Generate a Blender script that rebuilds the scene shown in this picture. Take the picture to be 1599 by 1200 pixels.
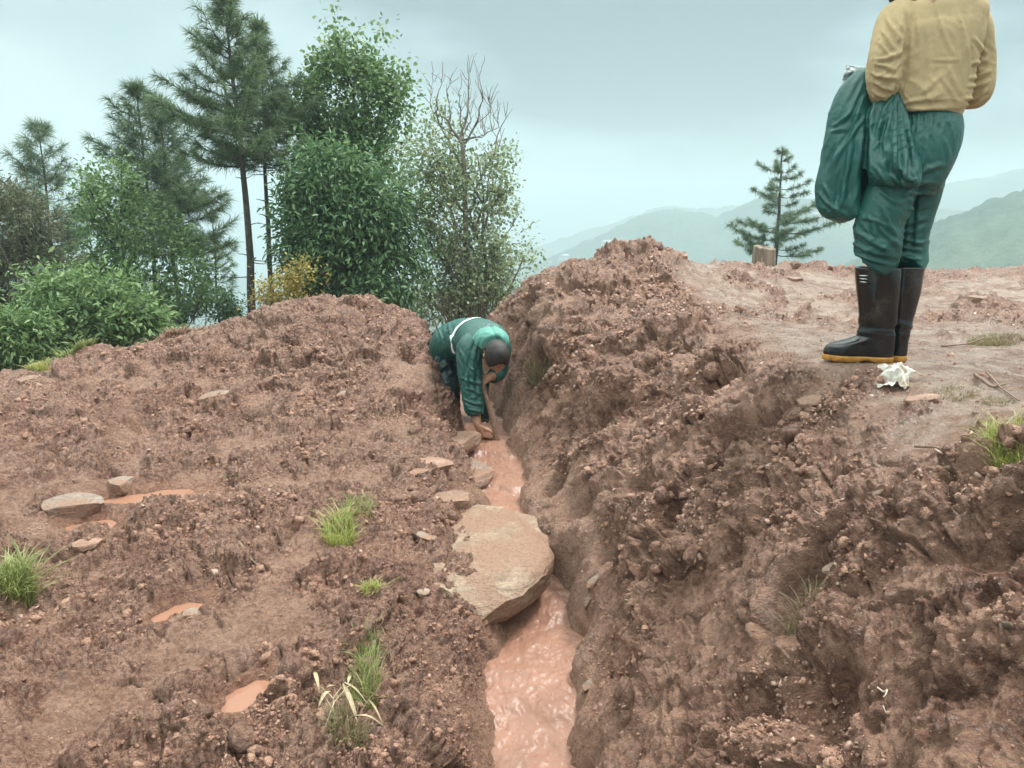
import bpy, math, random
import numpy as np
from mathutils import Vector, Matrix
for _o in list(bpy.data.objects): bpy.data.objects.remove(_o)
SC = bpy.context.scene
COL = SC.collection
R = math.radians
rng = np.random.default_rng(11)
# ---------------------------------------------------------------- camera
CAMZ = 1.6
PITCH = R(12.4)
cam_d = bpy.data.cameras.new("camera"); cam = bpy.data.objects.new("camera", cam_d); COL.objects.link(cam)
cam.location = (0, 0, CAMZ); cam.rotation_euler = (R(90) - PITCH, 0, 0)
cam_d.sensor_width = 36; cam_d.lens = 27.0; cam_d.clip_start = 0.02; cam_d.clip_end = 9000
SC.camera = cam
SC.view_settings.view_transform = 'Standard'; SC.view_settings.look = 'None'
SC.view_settings.gamma = 1; SC.view_settings.use_curve_mapping = False
SC.view_settings.exposure = 1.7
SC.cycles.volume_bounces = 2
SC.cycles.max_bounces = 7
SC.cycles.transparent_max_bounces = 8
# ---------------------------------------------------------------- world and sun
SUN_EL, SUN_ROT = R(60), R(52)
w = bpy.data.worlds.new("World"); SC.world = w; w.use_nodes = True
nt = w.node_tree; nt.nodes.clear()
def N(nt, t, **k):
    n = nt.nodes.new(t)
    for a, b in k.items():
        if a.startswith('i_'):
            n.inputs[a[2:].replace('_', ' ')].default_value = b
        else: setattr(n, a, b)
    return n
def Lk(nt, a, b): nt.links.new(a, b)
sky = N(nt, 'ShaderNodeTexSky', sky_type='NISHITA', sun_disc=False, sun_elevation=SUN_EL, sun_rotation=SUN_ROT)
tc = N(nt, 'ShaderNodeTexCoord'); mp_ = N(nt, 'ShaderNodeMapping'); mp_.inputs['Scale'].default_value = (1.0, 1.0, 2.6); mp_.inputs['Location'].default_value = (0.62, 0.1, 0.2)
Lk(nt, tc.outputs['Generated'], mp_.inputs['Vector'])
n1 = N(nt, 'ShaderNodeTexNoise'); n1.inputs['Scale'].default_value = 1.7; n1.inputs['Detail'].default_value = 5; n1.inputs['Roughness'].default_value = .46; n1.inputs['Distortion'].default_value = .35
Lk(nt, mp_.outputs[0], n1.inputs['Vector'])
cr = N(nt, 'ShaderNodeValToRGB'); e = cr.color_ramp.elements
e[0].position = .42; e[0].color = (2.75/8, 3.6/8, 3.75/8, 1)
e[1].position = .59; e[1].color = (6.5/8, 8.0/8, 7.95/8, 1)
e2 = cr.color_ramp.elements.new(.5); e2.color = (4.4/8, 5.9/8, 6.05/8, 1)
Lk(nt, n1.outputs['Fac'], cr.inputs['Fac'])
sc_ = N(nt, 'ShaderNodeVectorMath', operation='SCALE'); sc_.inputs['Scale'].default_value = 5.8
Lk(nt, cr.outputs['Color'], sc_.inputs[0])
mx = N(nt, 'ShaderNodeMix', data_type='RGBA'); mx.inputs['Factor'].default_value = .93
Lk(nt, sky.outputs['Color'], mx.inputs['A'])
# an overcast sky is about three times brighter overhead than near the horizon
sx = N(nt, 'ShaderNodeSeparateXYZ'); Lk(nt, tc.outputs['Generated'], sx.inputs[0])
mr = N(nt, 'ShaderNodeMapRange', interpolation_type='SMOOTHSTEP'); mr.inputs['From Min'].default_value = .22; mr.inputs['From Max'].default_value = .95; mr.inputs['To Min'].default_value = 0; mr.inputs['To Max'].default_value = 1
Lk(nt, sx.outputs['Z'], mr.inputs['Value'])
zc = N(nt, 'ShaderNodeMix', data_type='RGBA'); zc.inputs['A'].default_value = (1, 1, 1, 1); zc.inputs['B'].default_value = (8.5, 7.1, 6.5, 1); Lk(nt, mr.outputs['Result'], zc.inputs['Factor'])
zm = N(nt, 'ShaderNodeVectorMath', operation='MULTIPLY'); Lk(nt, sc_.outputs[0], zm.inputs[0]); Lk(nt, zc.outputs['Result'], zm.inputs[1])
Lk(nt, zm.outputs[0], mx.inputs['B'])
bg = N(nt, 'ShaderNodeBackground'); bg.inputs['Strength'].default_value = .05
Lk(nt, mx.outputs['Result'], bg.inputs['Color'])
wo = N(nt, 'ShaderNodeOutputWorld'); Lk(nt, bg.outputs[0], wo.inputs['Surface'])
sd = bpy.data.lights.new("sun", 'SUN'); sd.energy = 1.5; sd.angle = R(11); sd.color = (1, .965, .92)
so = bpy.data.objects.new("sun", sd); COL.objects.link(so)
# light arrives from high beyond the scene on the right
_d = Vector((math.sin(SUN_ROT)*math.cos(SUN_EL), math.cos(SUN_ROT)*math.cos(SUN_EL), math.sin(SUN_EL)))
so.rotation_euler = _d.to_track_quat('Z', 'Y').to_euler()
# ---------------------------------------------------------------- maths helpers
CP, SP = math.cos(PITCH), math.sin(PITCH)
def P(px, py, D):
    """photo pixel + distance ahead (world Y) -> world point"""
    u = (px - 799.5) / 1200; v = -(py - 600) / 1200
    dy = CP + v * SP; dz = -SP + v * CP
    return np.array([u * D / dy, D, CAMZ + D * dz / dy])
def az_el(px, py):
    u = (px - 799.5) / 1200; v = -(py - 600) / 1200
    dy = CP + v * SP; dz = -SP + v * CP
    return math.atan2(u, dy), math.atan2(dz, math.hypot(u, dy))
_T = rng.random((64, 64, 64), dtype=np.float32)
_J = rng.random((64, 64, 64, 4), dtype=np.float32)
_rots = [np.linalg.qr(rng.normal(size=(3, 3)))[0].astype(np.float32) for _ in range(12)]
def vnoise(p, seed=0):
    """smooth value noise in -1..1, p (n,3)"""
    p = (p @ _rots[seed % 12] + seed * 7.31).astype(np.float32)
    i = np.floor(p).astype(np.int32); f = p - i; f = f * f * f * (f * (f * 6 - 15) + 10)
    i &= 63; j = (i + 1) & 63
    x0, y0, z0 = i.T; x1, y1, z1 = j.T; fx, fy, fz = f.T
    a = _T[x0, y0, z0] * (1 - fx) + _T[x1, y0, z0] * fx
    b = _T[x0, y1, z0] * (1 - fx) + _T[x1, y1, z0] * fx
    c = _T[x0, y0, z1] * (1 - fx) + _T[x1, y0, z1] * fx
    d = _T[x0, y1, z1] * (1 - fx) + _T[x1, y1, z1] * fx
    a = a * (1 - fy) + b * fy; c = c * (1 - fy) + d * fy
    return (a * (1 - fz) + c * fz) * 2 - 1
def fbm(p, freq, oct=4, gain=.5, seed=0):
    s = 0; a = 1; t = 0
    for k in range(oct):
        s = s + a * vnoise(p * (freq * 2.03 ** k), seed + k); t += a; a *= gain
    return s / t
def worley(p, seed=0):
    """F1, F2 and a random number of the nearest cell"""
    p = (p @ _rots[(seed + 5) % 12] + seed * 3.7).astype(np.float32)
    i = np.floor(p).astype(np.int32); f = p - i
    b1 = np.full(len(p), 9, np.float32); b2 = b1.copy(); h = np.zeros(len(p), np.float32)
    for dx in (-1, 0, 1):
        for dy in (-1, 0, 1):
            for dz in (-1, 0, 1):
                c = _J[(i[:, 0] + dx) & 63, (i[:, 1] + dy) & 63, (i[:, 2] + dz) & 63]
                q0 = dx + c[:, 0] - f[:, 0]; q1 = dy + c[:, 1] - f[:, 1]; q2 = dz + c[:, 2] - f[:, 2]
                d = q0 * q0 + q1 * q1 + q2 * q2
                m = d < b1
                b2 = np.where(m, b1, np.minimum(b2, d)); h = np.where(m, c[:, 3], h); b1 = np.where(m, d, b1)
    return np.sqrt(b1), np.sqrt(b2), h
def sstep(a, b, x):
    t = np.clip((x - a) / (b - a), 0, 1); return t * t * (3 - 2 * t)
def mesh_np(name, co, faces, mat=None, parent=None, smooth=True, uv=None):
    """faces: (m,k) int array or list of such arrays"""
    me = bpy.data.meshes.new(name)
    co = np.asarray(co, np.float32)
    fl = faces if isinstance(faces, list) else [faces]
    fl = [np.asarray(f, np.int32) for f in fl if len(f)]
    me.vertices.add(len(co)); me.vertices.foreach_set('co', co.ravel())
    nl = sum(f.size for f in fl); nf = sum(len(f) for f in fl)
    me.loops.add(nl); me.loops.foreach_set('vertex_index', np.concatenate([f.ravel() for f in fl]))
    me.polygons.add(nf)
    st = []; o = 0
    for f in fl:
        k = f.shape[1]; st.append(o + np.arange(len(f)) * k); o += f.size
    me.polygons.foreach_set('loop_start', np.concatenate(st).astype(np.int32))
    me.update(calc_edges=True)
    if smooth: me.polygons.foreach_set('use_smooth', np.ones(nf, bool))
    ob = bpy.data.objects.new(name, me); COL.objects.link(ob)
    if mat: me.materials.append(mat)
    if parent: ob.parent = parent
    return ob
def attr(ob, name, val):
    a = ob.data.attributes.new(name, 'FLOAT', 'POINT'); a.data.foreach_set('value', np.asarray(val, np.float32))
def tag(o, label=None, cat=None, group=None, kind=None):
    if label: o['label'] = label
    if cat: o['category'] = cat
    if group: o['group'] = group
    if kind: o['kind'] = kind
    return o
def grid_faces(nr, nc, closed=False):
    r = np.arange(nr - 1)[:, None]; c = np.arange(nc if closed else nc - 1)[None, :]
    a = r * nc + c; b = r * nc + (c + 1) % nc
    return np.stack([a, b, b + nc, a + nc], -1).reshape(-1, 4)
def newmat(name):
    m = bpy.data.materials.new(name); m.use_nodes = True; t = m.node_tree; t.nodes.clear()
    o = N(t, 'ShaderNodeOutputMaterial'); b = N(t, 'ShaderNodeBsdfPrincipled'); Lk(t, b.outputs[0], o.inputs['Surface'])
    return m, t, b, o
def mixc(t, fac, a, b, blend='MIX'):
    m = N(t, 'ShaderNodeMix', data_type='RGBA', blend_type=blend)
    for k, v in (('A', a), ('B', b)):
        if hasattr(v, 'links') or isinstance(v, bpy.types.NodeSocket): Lk(t, v, m.inputs[k])
        else: m.inputs[k].default_value = (*v, 1) if len(v) == 3 else v
    if isinstance(fac, bpy.types.NodeSocket): Lk(t, fac, m.inputs['Factor'])
    else: m.inputs['Factor'].default_value = fac
    return m.outputs['Result']
def noise(t, scale, detail=4, rough=.5, vec=None, dist=0):
    n = N(t, 'ShaderNodeTexNoise'); n.inputs['Scale'].default_value = scale; n.inputs['Detail'].default_value = detail
    n.inputs['Roughness'].default_value = rough; n.inputs['Distortion'].default_value = dist
    if vec is None:
        g = N(t, 'ShaderNodeTexCoord'); vec = g.outputs['Object']
    Lk(t, vec, n.inputs['Vector']); return n.outputs['Fac']
def ramp(t, fac, a, b, ca=(0, 0, 0), cb=(1, 1, 1)):
    r = N(t, 'ShaderNodeValToRGB'); r.color_ramp.elements[0].position = a; r.color_ramp.elements[1].position = b
    r.color_ramp.elements[0].color = (*ca, 1); r.color_ramp.elements[1].color = (*cb, 1)
    Lk(t, fac, r.inputs['Fac']); return r.outputs['Color']
def bump(t, b, h, strength=.5, dist=.01, prev=None):
    n = N(t, 'ShaderNodeBump'); n.inputs['Strength'].default_value = strength; n.inputs['Distance'].default_value = dist
    Lk(t, h, n.inputs['Height'])
    if prev is not None: Lk(t, prev, n.inputs['Normal'])
    Lk(t, n.outputs[0], b.inputs['Normal']); return n.outputs[0]
def att(t, name):
    a = N(t, 'ShaderNodeAttribute', attribute_name=name); return a.outputs['Fac']
def mth(t, op, a, b=None):
    m = N(t, 'ShaderNodeMath', operation=op)
    for k, v in enumerate((a, b)):
        if v is None: continue
        if isinstance(v, bpy.types.NodeSocket): Lk(t, v, m.inputs[k])
        else: m.inputs[k].default_value = v
    return m.outputs[0]
# ================================================================ terrain
CT = []  # terrain control points; first table is image pixels with a chosen depth
for a in [(0,1200,1.75),(400,1200,1.8),(620,1200,1.85),(0,950,2.5),(400,950,2.55),(600,950,2.6),(0,780,3.3),(300,780,3.5),(550,780,3.5),
          (0,680,4.2),(300,680,4.4),(300,600,5.2),(300,530,6.2),(0,600,5.7),(120,570,6),(500,600,5.0),(500,530,5.6),(500,465,6.4),(600,490,6.1),
          (690,545,5.7),(690,610,5.1),(690,700,4.45),(590,720,4.1),(400,640,4.8),(400,500,6.3),(560,470,6.4),
          (620,850,3.15),(640,1000,2.55),
          (985,388,6.5),(850,440,6),(800,490,5.8),(795,560,5.4),(805,620,5.2),(900,560,5.0),(950,480,5.6),(1040,405,7),(1100,416,7.8),(1200,430,10),
          (1599,435,8),(1450,432,9),(1300,434,10),(1200,480,6),(1500,520,4),(1599,600,2.7),(1350,567,3.1),(920,415,6.3),(880,480,5.5)]:
    CT.append(P(*a))
XS = {.3:[(.3,-.2),(.5,.25),(.85,.72),(1.2,.98),(2,1.05)], .8:[(.24,-.15),(.5,.28),(.85,.70),(1.15,.97),(1.8,1.05)],
      1.65:[(.28,-.08),(.55,.3),(.85,.66),(1.16,.98),(2,1.05)], 2.5:[(.3,-.05),(.6,.34),(.9,.70),(1.23,.96),(2,1.0)],
      3.1:[(1.25,.98),(1.8,1.0)], 3.75:[(.17,.05),(.5,.36),(.8,.68),(1.11,.95),(1.6,.96)], 4.6:[(.12,.12),(.45,.52),(.75,.80),(1.0,.95),(1.8,.94)]}
for y, l in XS.items():
    for x, z in l: CT.append(np.array([x, y, z]))
for x, y, z in [(-1.5,.3,.15),(-.5,.3,.05),(-3,1,.2),(-4,3,.3),(-5,5,.2),(-7,8,-.9),(-5,8,-.5),(-3.5,8,-.1),(-1.7,8,.3),(-.5,7.2,.35),(.3,7.4,.8),
                (-7,11,-2.0),(-3,11,-1.2),(0,11,-1.0),(-8,13,-3),(-1,14,-2.2),(1,9,.6),(2.2,11.5,.2),(3,14,-1.6),(6,11,.5),(8,14,-1.),(8,8,.95),(7,3,1.05),(4,1,1.05),(11,10,.7),(-11,7,-1.6),(-9,4,-.2),
                (4.5,10.8,.72),(6.5,10,.85),(1.6,8.2,.95),(-12,12,-4),(12,5,1),(5,6,.96),(3,.2,1.05)]:
    CT.append(np.array([x, y, z]))
CT = np.array(CT)
def _k(d2): return np.where(d2 > 1e-9, .5 * d2 * np.log(np.maximum(d2, 1e-9)), 0)
_n = len(CT); _A = np.zeros((_n + 3, _n + 3))
_d2 = ((CT[:, None, :2] - CT[None, :, :2]) ** 2).sum(-1)
_A[:_n, :_n] = _k(_d2) + np.eye(_n) * .004
_A[:_n, _n] = 1; _A[:_n, _n+1:] = CT[:, :2]; _A[_n:, :_n] = _A[:_n, _n:].T
_W = np.linalg.solve(_A, np.concatenate([CT[:, 2], np.zeros(3)]))
def base0(X, Y):
    """broad lie of the land (thin-plate spline through the control points, many taken from image pixels)"""
    X = np.asarray(X, np.float64).ravel(); Y = np.asarray(Y, np.float64).ravel()
    # coarse lookup grid, bilinear
    return _lookup(_G0, X, Y)
_gx = np.linspace(-16, 16, 641); _gy = np.linspace(0, 18, 361)
def _tps():
    out = np.zeros((len(_gy), len(_gx)))
    GX, GY = np.meshgrid(_gx, _gy)
    for i in range(len(_gy)):
        d2 = (GX[i][:, None] - CT[:, 0]) ** 2 + (GY[i][:, None] - CT[:, 1]) ** 2
        out[i] = _k(d2) @ _W[:_n] + _W[_n] + _W[_n+1] * GX[i] + _W[_n+2] * GY[i]
    return out
_G0 = _tps()
def _lookup(G, X, Y):
    fx = np.clip((X + 16) / .05, 0, len(_gx) - 1.001); fy = np.clip(Y / .05, 0, len(_gy) - 1.001)
    i = fx.astype(int); j = fy.astype(int); fx = fx - i; fy = fy - j
    return ((G[j, i] * (1-fx) + G[j, i+1] * fx) * (1-fy) + (G[j+1, i] * (1-fx) + G[j+1, i+1] * fx) * fy)
TR = np.array([(0,.03,.15),(2.16,.068,.15),(2.48,.094,.15),(2.88,.113,.14),(3.25,.13,.12),(3.45,.10,.075),(3.62,.055,.055),(3.8,.02,.075),(4.04,-.03,.115),(4.58,-.083,.13),(5.02,-.14,.12),(5.4,-.22,.13),(5.9,-.35,.14),(6.6,-.5,.16),(9,-.7,.2),(20,-.7,.2)])
_ty = np.linspace(0, 20, 401)
def _sm(v):
    v = np.interp(_ty, TR[:, 0], v)
    k = np.hanning(7); k /= k.sum(); return np.convolve(np.pad(v, 3, mode='edge'), k, 'valid')
_tc, _th = _sm(TR[:, 1]), _sm(TR[:, 2])
def tr_c(Y): return np.interp(Y, _ty, _tc)
def tr_h(Y): return np.interp(Y, _ty, _th)
def zwater(Y): return -.15 + .0745 * (np.asarray(Y) - 2.16) + .012 * np.sin(np.asarray(Y) * 5.3)
def smin(a, b, k=.05):
    h = np.clip(.5 + .5 * (b - a) / k, 0, 1); return b * (1 - h) + a * h - k * h * (1 - h)
# puddles: pixel, distance, half length, half width, direction (deg)
PUD = [(226,779,3.45,.17,.075,24),(142,824,3.05,.085,.06,15),(282,957,2.45,.078,.042,50),(384,1090,2.1,.078,.042,62)]
PUDW = []
for px, py, D, a, b, an in PUD:
    Ds = np.linspace(.8, 8, 1500); a0, b0 = P(px, py, 1.), P(px, py, 2.); ry = a0[None] + (Ds - 1)[:, None] * (b0 - a0)
    kk_ = int(np.argmax(_lookup(_G0, ry[:, 0], ry[:, 1]) - .02 > ry[:, 2])); ray = ry[kk_]; g = _lookup(_G0, ray[:1], ray[1:2])[0]
    PUDW.append((ray[0], ray[1], float(g), a, b, R(an)))
def base(X, Y):
    z = base0(X, Y)
    c = tr_c(Y); h = tr_h(Y); zw = zwater(Y); s = X - c
    near = sstep(4.2, 3.0, Y)
    L = np.maximum(-s - h + .022 * np.sin(6.1 * Y + 1) + .014 * np.sin(15.3 * Y + 2) + .007 * np.sin(37 * Y), 0); Rr = np.maximum(s - h + .020 * np.sin(7.3 * Y + 3) + .015 * np.sin(17.1 * Y) + .008 * np.sin(41 * Y), 0)
    zt = zw - .07 + .035 * np.clip(np.maximum(-s, s) / h, 0, 1) ** 2 + L * (1.5 * near + 2.6 * (1 - near) - 1.6 * np.exp(-((Y - 4.95) / .55) ** 2)) + np.minimum(Rr, .12) * 3.2 + np.maximum(Rr - .12, 0) * 1.8
    z = smin(z, zt, .06)
    for x, y, g, a, b, an in PUDW:
        u = (X - x) * math.cos(an) + (Y - y) * math.sin(an); v = -(X - x) * math.sin(an) + (Y - y) * math.cos(an)
        r2 = (u / a) ** 2 + (v / b) ** 2
        m = sstep(1.55, .75, np.sqrt(r2) + .12 * np.sin(3 * np.arctan2(v, u) + x * 9) + .07 * np.sin(7 * np.arctan2(v, u) + x * 5))
        z = z * (1 - m) + (g - .058) * m
    return z
# dents: pixel, distance, radius, depth
DENT = [(1115,598,3.75,.09,.14),(1145,680,3.3,.10,.16),(960,650,4.2,.09,.12),(845,578,5.0,.09,.12),(1255,930,1.75,.05,.10),(1225,975,1.7,.045,.09),
        (1285,895,1.75,.045,.08),(1270,1115,1.35,.08,.09),(1190,1120,1.45,.05,.07),(1560,860,1.35,.07,.08),(385,650,4.55,.09,.12),(870,765,4.0,.07,.10),(915,800,3.7,.07,.08),(950,850,3.4,.06,.06),
        (1010,760,3.6,.06,.07),(700,600,5.1,.04,.08),(1060,800,2.9,.06,.05),(830,480,5.8,.10,.10),(640,560,5.6,.08,.08),(375,1050,2.3,.07,.07),(60,690,4.0,.16,.08),(220,660,4.5,.14,.07)]
BUMP = [(955,610,4.45,.14,.10),(1090,650,3.5,.12,.05),(870,540,5.1,.16,.08),(560,500,6.2,.2,.06),(965,400,6.4,.09,.12),(1000,396,6.5,.08,.10),(870,440,6.0,.16,.07),(640,520,6.0,.15,.08),(150,560,6.0,.16,.08),
        (1230,600,2.9,.12,.05),(1560,455,7.6,.3,.10),(1490,460,7.9,.25,.07),(1300,480,5.5,.22,.06),(1120,480,5.6,.2,.05),(1550,880,1.4,.09,.05),(440,490,6.3,.18,.08),(215,560,5.9,.12,.07)]
def hit(px, py):
    """first ground point along the ray of a photo pixel"""
    D = np.linspace(.6, 13, 1600); u = (px - 799.5) / 1200; v = -(py - 600) / 1200
    dy = CP + v * SP; dz = -SP + v * CP
    X = u * D / dy; Z = CAMZ + D * dz / dy
    g = base(X, D); k = np.argmax(g > Z)
    if not (g > Z).any(): k = np.argmin(Z - g)
    return np.array([X[k], D[k], g[k]])
def setup_feats(L): return [(hit(px, py), r, d) for px, py, D, r, d in L]
DENTW = setup_feats(DENT); BUMPW = setup_feats(BUMP)
SMOOTH = [hit(*a) for a in [(1250,520),(1400,530),(1500,560),(1560,640),(1480,610),(1180,510),(1330,470),(1100,450),(1200,450),(1450,500)]]
def region_masks(p):
    X, Y = p[:, 0], p[:, 1]
    plateau = sstep(1.15, 1.5, X + fbm(p, 1.1, 3, seed=2) * .45) * sstep(.6, 1.2, Y)
    bank = sstep(.15, .4, X - tr_c(Y)) * (1 - plateau)
    left = sstep(.1, .3, tr_c(Y) - X)
    return plateau, bank, left
def displaced(p0, nrm):
    """fine relief: clods, crumbs, streaks, dents; returns positions + masks"""
    n = len(p0)
    plateau, bank, left = region_masks(p0)
    wp = p0 + np.stack([fbm(p0, 4.5, 3, seed=1), fbm(p0 + 9, 4.5, 3, seed=4), fbm(p0 + 21, 4.5, 3, seed=6)], 1) * .05
    big = fbm(p0, 1.7, 4, .5, seed=3)
    churn = fbm(p0, 2.3, 3, .55, seed=7) + fbm(p0, 7, 2, .5, seed=1) * .35
    rough = sstep(-.42, .05, churn)
    rough = rough * (.72 * left + .68 * bank) + left * .28 + bank * .42
    pl_r = sstep(.05, .38, churn) * .8 + sstep(6.5, 8.5, p0[:, 1]) * sstep(2.5, 4, p0[:, 0]) * .5
    rough = np.maximum(rough * (1 - plateau), plateau * (.13 + pl_r))
    crest = sstep(4.8, 5.8, p0[:, 1]) * sstep(1.2, .4, p0[:, 0]); rough = np.maximum(rough, crest * .8)
    tr = np.abs(p0[:, 0] - tr_c(p0[:, 1])) / (tr_h(p0[:, 1]) + .04)
    rough = np.maximum(rough, (1 - plateau) * .45 * sstep(3.2, 1.4, tr)); rough = np.clip(rough, 0, 1) * (.4 + .6 * sstep(.8, 1.6, tr))
    # smooth foot of the right bank and the slide marks
    st = p0 * np.array([1.0, 1.0, 1.0])
    # streak coordinates on the bank: long axis runs down the slope towards the left
    ax = np.array([-.55, -.35, -.76]); ax /= np.linalg.norm(ax)
    al = (wp @ ax)[:, None] * ax
    wb = (wp - al) + al * .84
    mixp = wp + (wb - wp) * bank[:, None]
    d = big * .055 * (.5 + .5 * (1 - plateau))
    F1, F2, h = worley(mixp * 4.6, 1)
    d += rough * .10 * (np.sqrt(np.clip(1 - F1 * F1 * 1.15, 0, 1)) * (.25 + .9 * h) - .42)
    F1, F2, h = worley(mixp * 11.5, 2)
    m2 = sstep(-.25, .3, fbm(p0, 3.1, 2, seed=9)) * .7 + .3
    d += rough * m2 * .045 * (np.sqrt(np.clip(1 - F1 * F1 * 1.2, 0, 1)) * (.2 + h) - .4)
    F1, F2, h = worley(mixp * 27, 3)
    d += (rough * .9 + .08) * .025 * (np.sqrt(np.clip(1 - F1 * F1 * 1.2, 0, 1)) * (.15 + h) - .4)
    F1, F2, h = worley(mixp * 60, 4)
    near = sstep(5, 2.2, p0[:, 1])
    F1b, _, hb = worley(wp * 125, 5)
    d += (rough * .8 + .1) * sstep(2.6, 1.4, p0[:, 1]) * .0055 * (np.sqrt(np.clip(1 - F1b * F1b * 1.2, 0, 1)) * (.15 + hb) - .4)
    d += (rough * .8 + .06) * (near * .8 + .2) * .012 * (np.sqrt(np.clip(1 - F1 * F1 * 1.2, 0, 1)) * (.15 + h) - .4)
    rid = 1 - np.abs(fbm(mixp, 9, 4, .6, seed=2)) * 2.2
    d += (rough * .7 + .12) * .020 * rid
    rid = 1 - np.abs(fbm(mixp + 5, 24, 3, .6, seed=5)) * 2.2
    d += (rough * .7 + .10) * .014 * rid
    rid = 1 - np.abs(fbm(wp + 5, 52, 3, .62, seed=7)) * 2.2
    d += (rough * .7 + .12) * .009 * rid
    # crevices
    cv = np.abs(fbm(mixp + 3, 5.2, 3, .5, seed=8))
    d -= rough * sstep(.07, .0, cv) * .05 * (left * .6 + bank * 1.0)
    for c, r, a in DENTW:
        q = wp - c; dd = (q * q).sum(1) / (r * r); d -= a * 2.1 * np.exp(-dd * .8)
    for c, r, a in BUMPW:
        q = wp - c; dd = (q * q).sum(1) / (r * r); d += a * np.exp(-dd * .8)
    inp = np.zeros(n)
    for x, y, g, a, b, an in PUDW:
        u = (p0[:, 0] - x) * math.cos(an) + (p0[:, 1] - y) * math.sin(an); v = -(p0[:, 0] - x) * math.sin(an) + (p0[:, 1] - y) * math.cos(an)
        r2 = (u / a) ** 2 + (v / b) ** 2; inp = np.maximum(inp, sstep(2.6, 1.2, np.sqrt(r2)))
    d = d * (1 - np.clip(inp * 1.35, 0, 1))
    side = np.stack([fbm(p0 + 31, 13, 3, .6, seed=3), fbm(p0 + 47, 13, 3, .6, seed=6), np.zeros(n, np.float32)], 1) * (.020 * rough[:, None])
    # keep the standing man's footing flat
    f = np.exp(-(((p0[:, 0] - 1.52) / .26) ** 2 + ((p0[:, 1] - 3.12) / .16) ** 2) ** 2)
    d = d * (1 - f) ; side = side * (1 - f[:, None])
    out = p0 + nrm * d[:, None] + side
    return out, rough, plateau, bank, inp
def base_normals(X, Y, e=.03):
    zx = (base(X + e, Y) - base(X - e, Y)) / (2 * e); zy = (base(X, Y + e) - base(X, Y - e)) / (2 * e)
    n = np.stack([-zx, -zy, np.ones_like(zx)], 1); return n / np.linalg.norm(n, axis=1)[:, None]
NT, NR = 1560, 1400
def build_ground():
    a = np.linspace(-1, 1, NT); th = R(40) * a + R(24) * a ** 7
    t = np.linspace(0, 1, NR); r = .35 * (14.0 / .35) ** t
    TH, RR = np.meshgrid(th, r)
    X = (RR * np.sin(TH)).ravel(); Y = (RR * np.cos(TH)).ravel()
    out = np.zeros((len(X), 3), np.float32); ms = [np.zeros(len(X), np.float32) for _ in range(4)]
    for s in range(0, len(X), 260000):
        e = slice(s, s + 260000)
        x, y = X[e], Y[e]; z = base(x, y); nr = base_normals(x, y)
        p = np.stack([x, y, z], 1)
        o, *m = displaced(p, nr)
        out[e] = o
        for k in range(4): ms[k][e] = m[k]
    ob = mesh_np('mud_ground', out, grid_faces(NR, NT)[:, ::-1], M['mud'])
    for nm, v in zip(('rough', 'plateau', 'bank', 'puddle'), ms): attr(ob, nm, v)
    tag(ob, kind='structure')
    return ob, out.reshape(NR, NT, 3), th, r
M = {}
def mud_mat():
    m, t, b, o = newmat('wet mud'); M['mud'] = m
    g = N(t, 'ShaderNodeTexCoord').outputs['Object']
    n0 = noise(t, 1.6, 5, .6, g); n1 = noise(t, 9, 5, .65, g, .4); n2 = noise(t, 55, 6, .75, g, .3); n3 = noise(t, 210, 4, .75, g)
    c = mixc(t, ramp(t, n1, .40, .60), (.215, .088, .052), (.50, .255, .170))
    c = mixc(t, ramp(t, n0, .42, .62), c, mixc(t, n1, (.31, .156, .100), (.52, .300, .208)))
    c = mixc(t, mth(t, 'MULTIPLY', ramp(t, n2, .515, .585), .55), c, (.64, .41, .30))  # light soil speckles, brightened in the colour as clod-top highlights
    c = mixc(t, mth(t, 'MULTIPLY', ramp(t, n2, .42, .49, (1, 1, 1), (0, 0, 0)), .75), c, (.115, .048, .030))  # dark soil speckles, deepened in the colour to stand in for crevice shade
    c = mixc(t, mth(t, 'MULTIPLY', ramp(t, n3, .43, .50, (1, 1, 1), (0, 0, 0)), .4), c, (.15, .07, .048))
    pl = att(t, 'plateau'); ro = att(t, 'rough')
    sm = mth(t, 'SUBTRACT', 1.0, ro)
    f = mth(t, 'MULTIPLY', pl, mth(t, 'POWER', sm, 1.3))
    nst = noise(t, 5, 4, .6, g, 1.2)
    c = mixc(t, mth(t, 'MULTIPLY', f, .95), c, mixc(t, ramp(t, nst, .42, .58), (.38, .235, .175), (.60, .46, .375)))
    f2 = mth(t, 'MULTIPLY', mth(t, 'POWER', sm, 2.0), mth(t, 'SUBTRACT', 1.0, pl))
    c = mixc(t, mth(t, 'MULTIPLY', f2, .7), c, (.52, .315, .225))
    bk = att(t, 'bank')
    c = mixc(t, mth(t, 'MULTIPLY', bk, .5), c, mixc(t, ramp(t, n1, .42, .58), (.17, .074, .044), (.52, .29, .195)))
    c = mixc(t, mth(t, 'MULTIPLY', att(t, 'puddle'), .4), c, (.36, .165, .10))
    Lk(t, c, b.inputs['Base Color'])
    rr = mth(t, 'ADD', mth(t, 'MULTIPLY', ramp(t, n1, .42, .58), .22), mth(t, 'ADD', mth(t, 'MULTIPLY', ro, .12), .21))
    Lk(t, rr, b.inputs['Roughness']); b.inputs['Specular IOR Level'].default_value = .62
    vo = N(t, 'ShaderNodeTexVoronoi'); vo.inputs['Scale'].default_value = 62; Lk(t, mixc(t, .04, g, N(t, 'ShaderNodeTexNoise').outputs['Color']), vo.inputs['Vector'])
    h = mth(t, 'ADD', mth(t, 'MULTIPLY', n2, 1.6), mth(t, 'ADD', mth(t, 'MULTIPLY', n3, .9), mth(t, 'MULTIPLY', vo.outputs['Distance'], -.35)))
    bump(t, b, h, 1.0, .032)
mud_mat()
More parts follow.
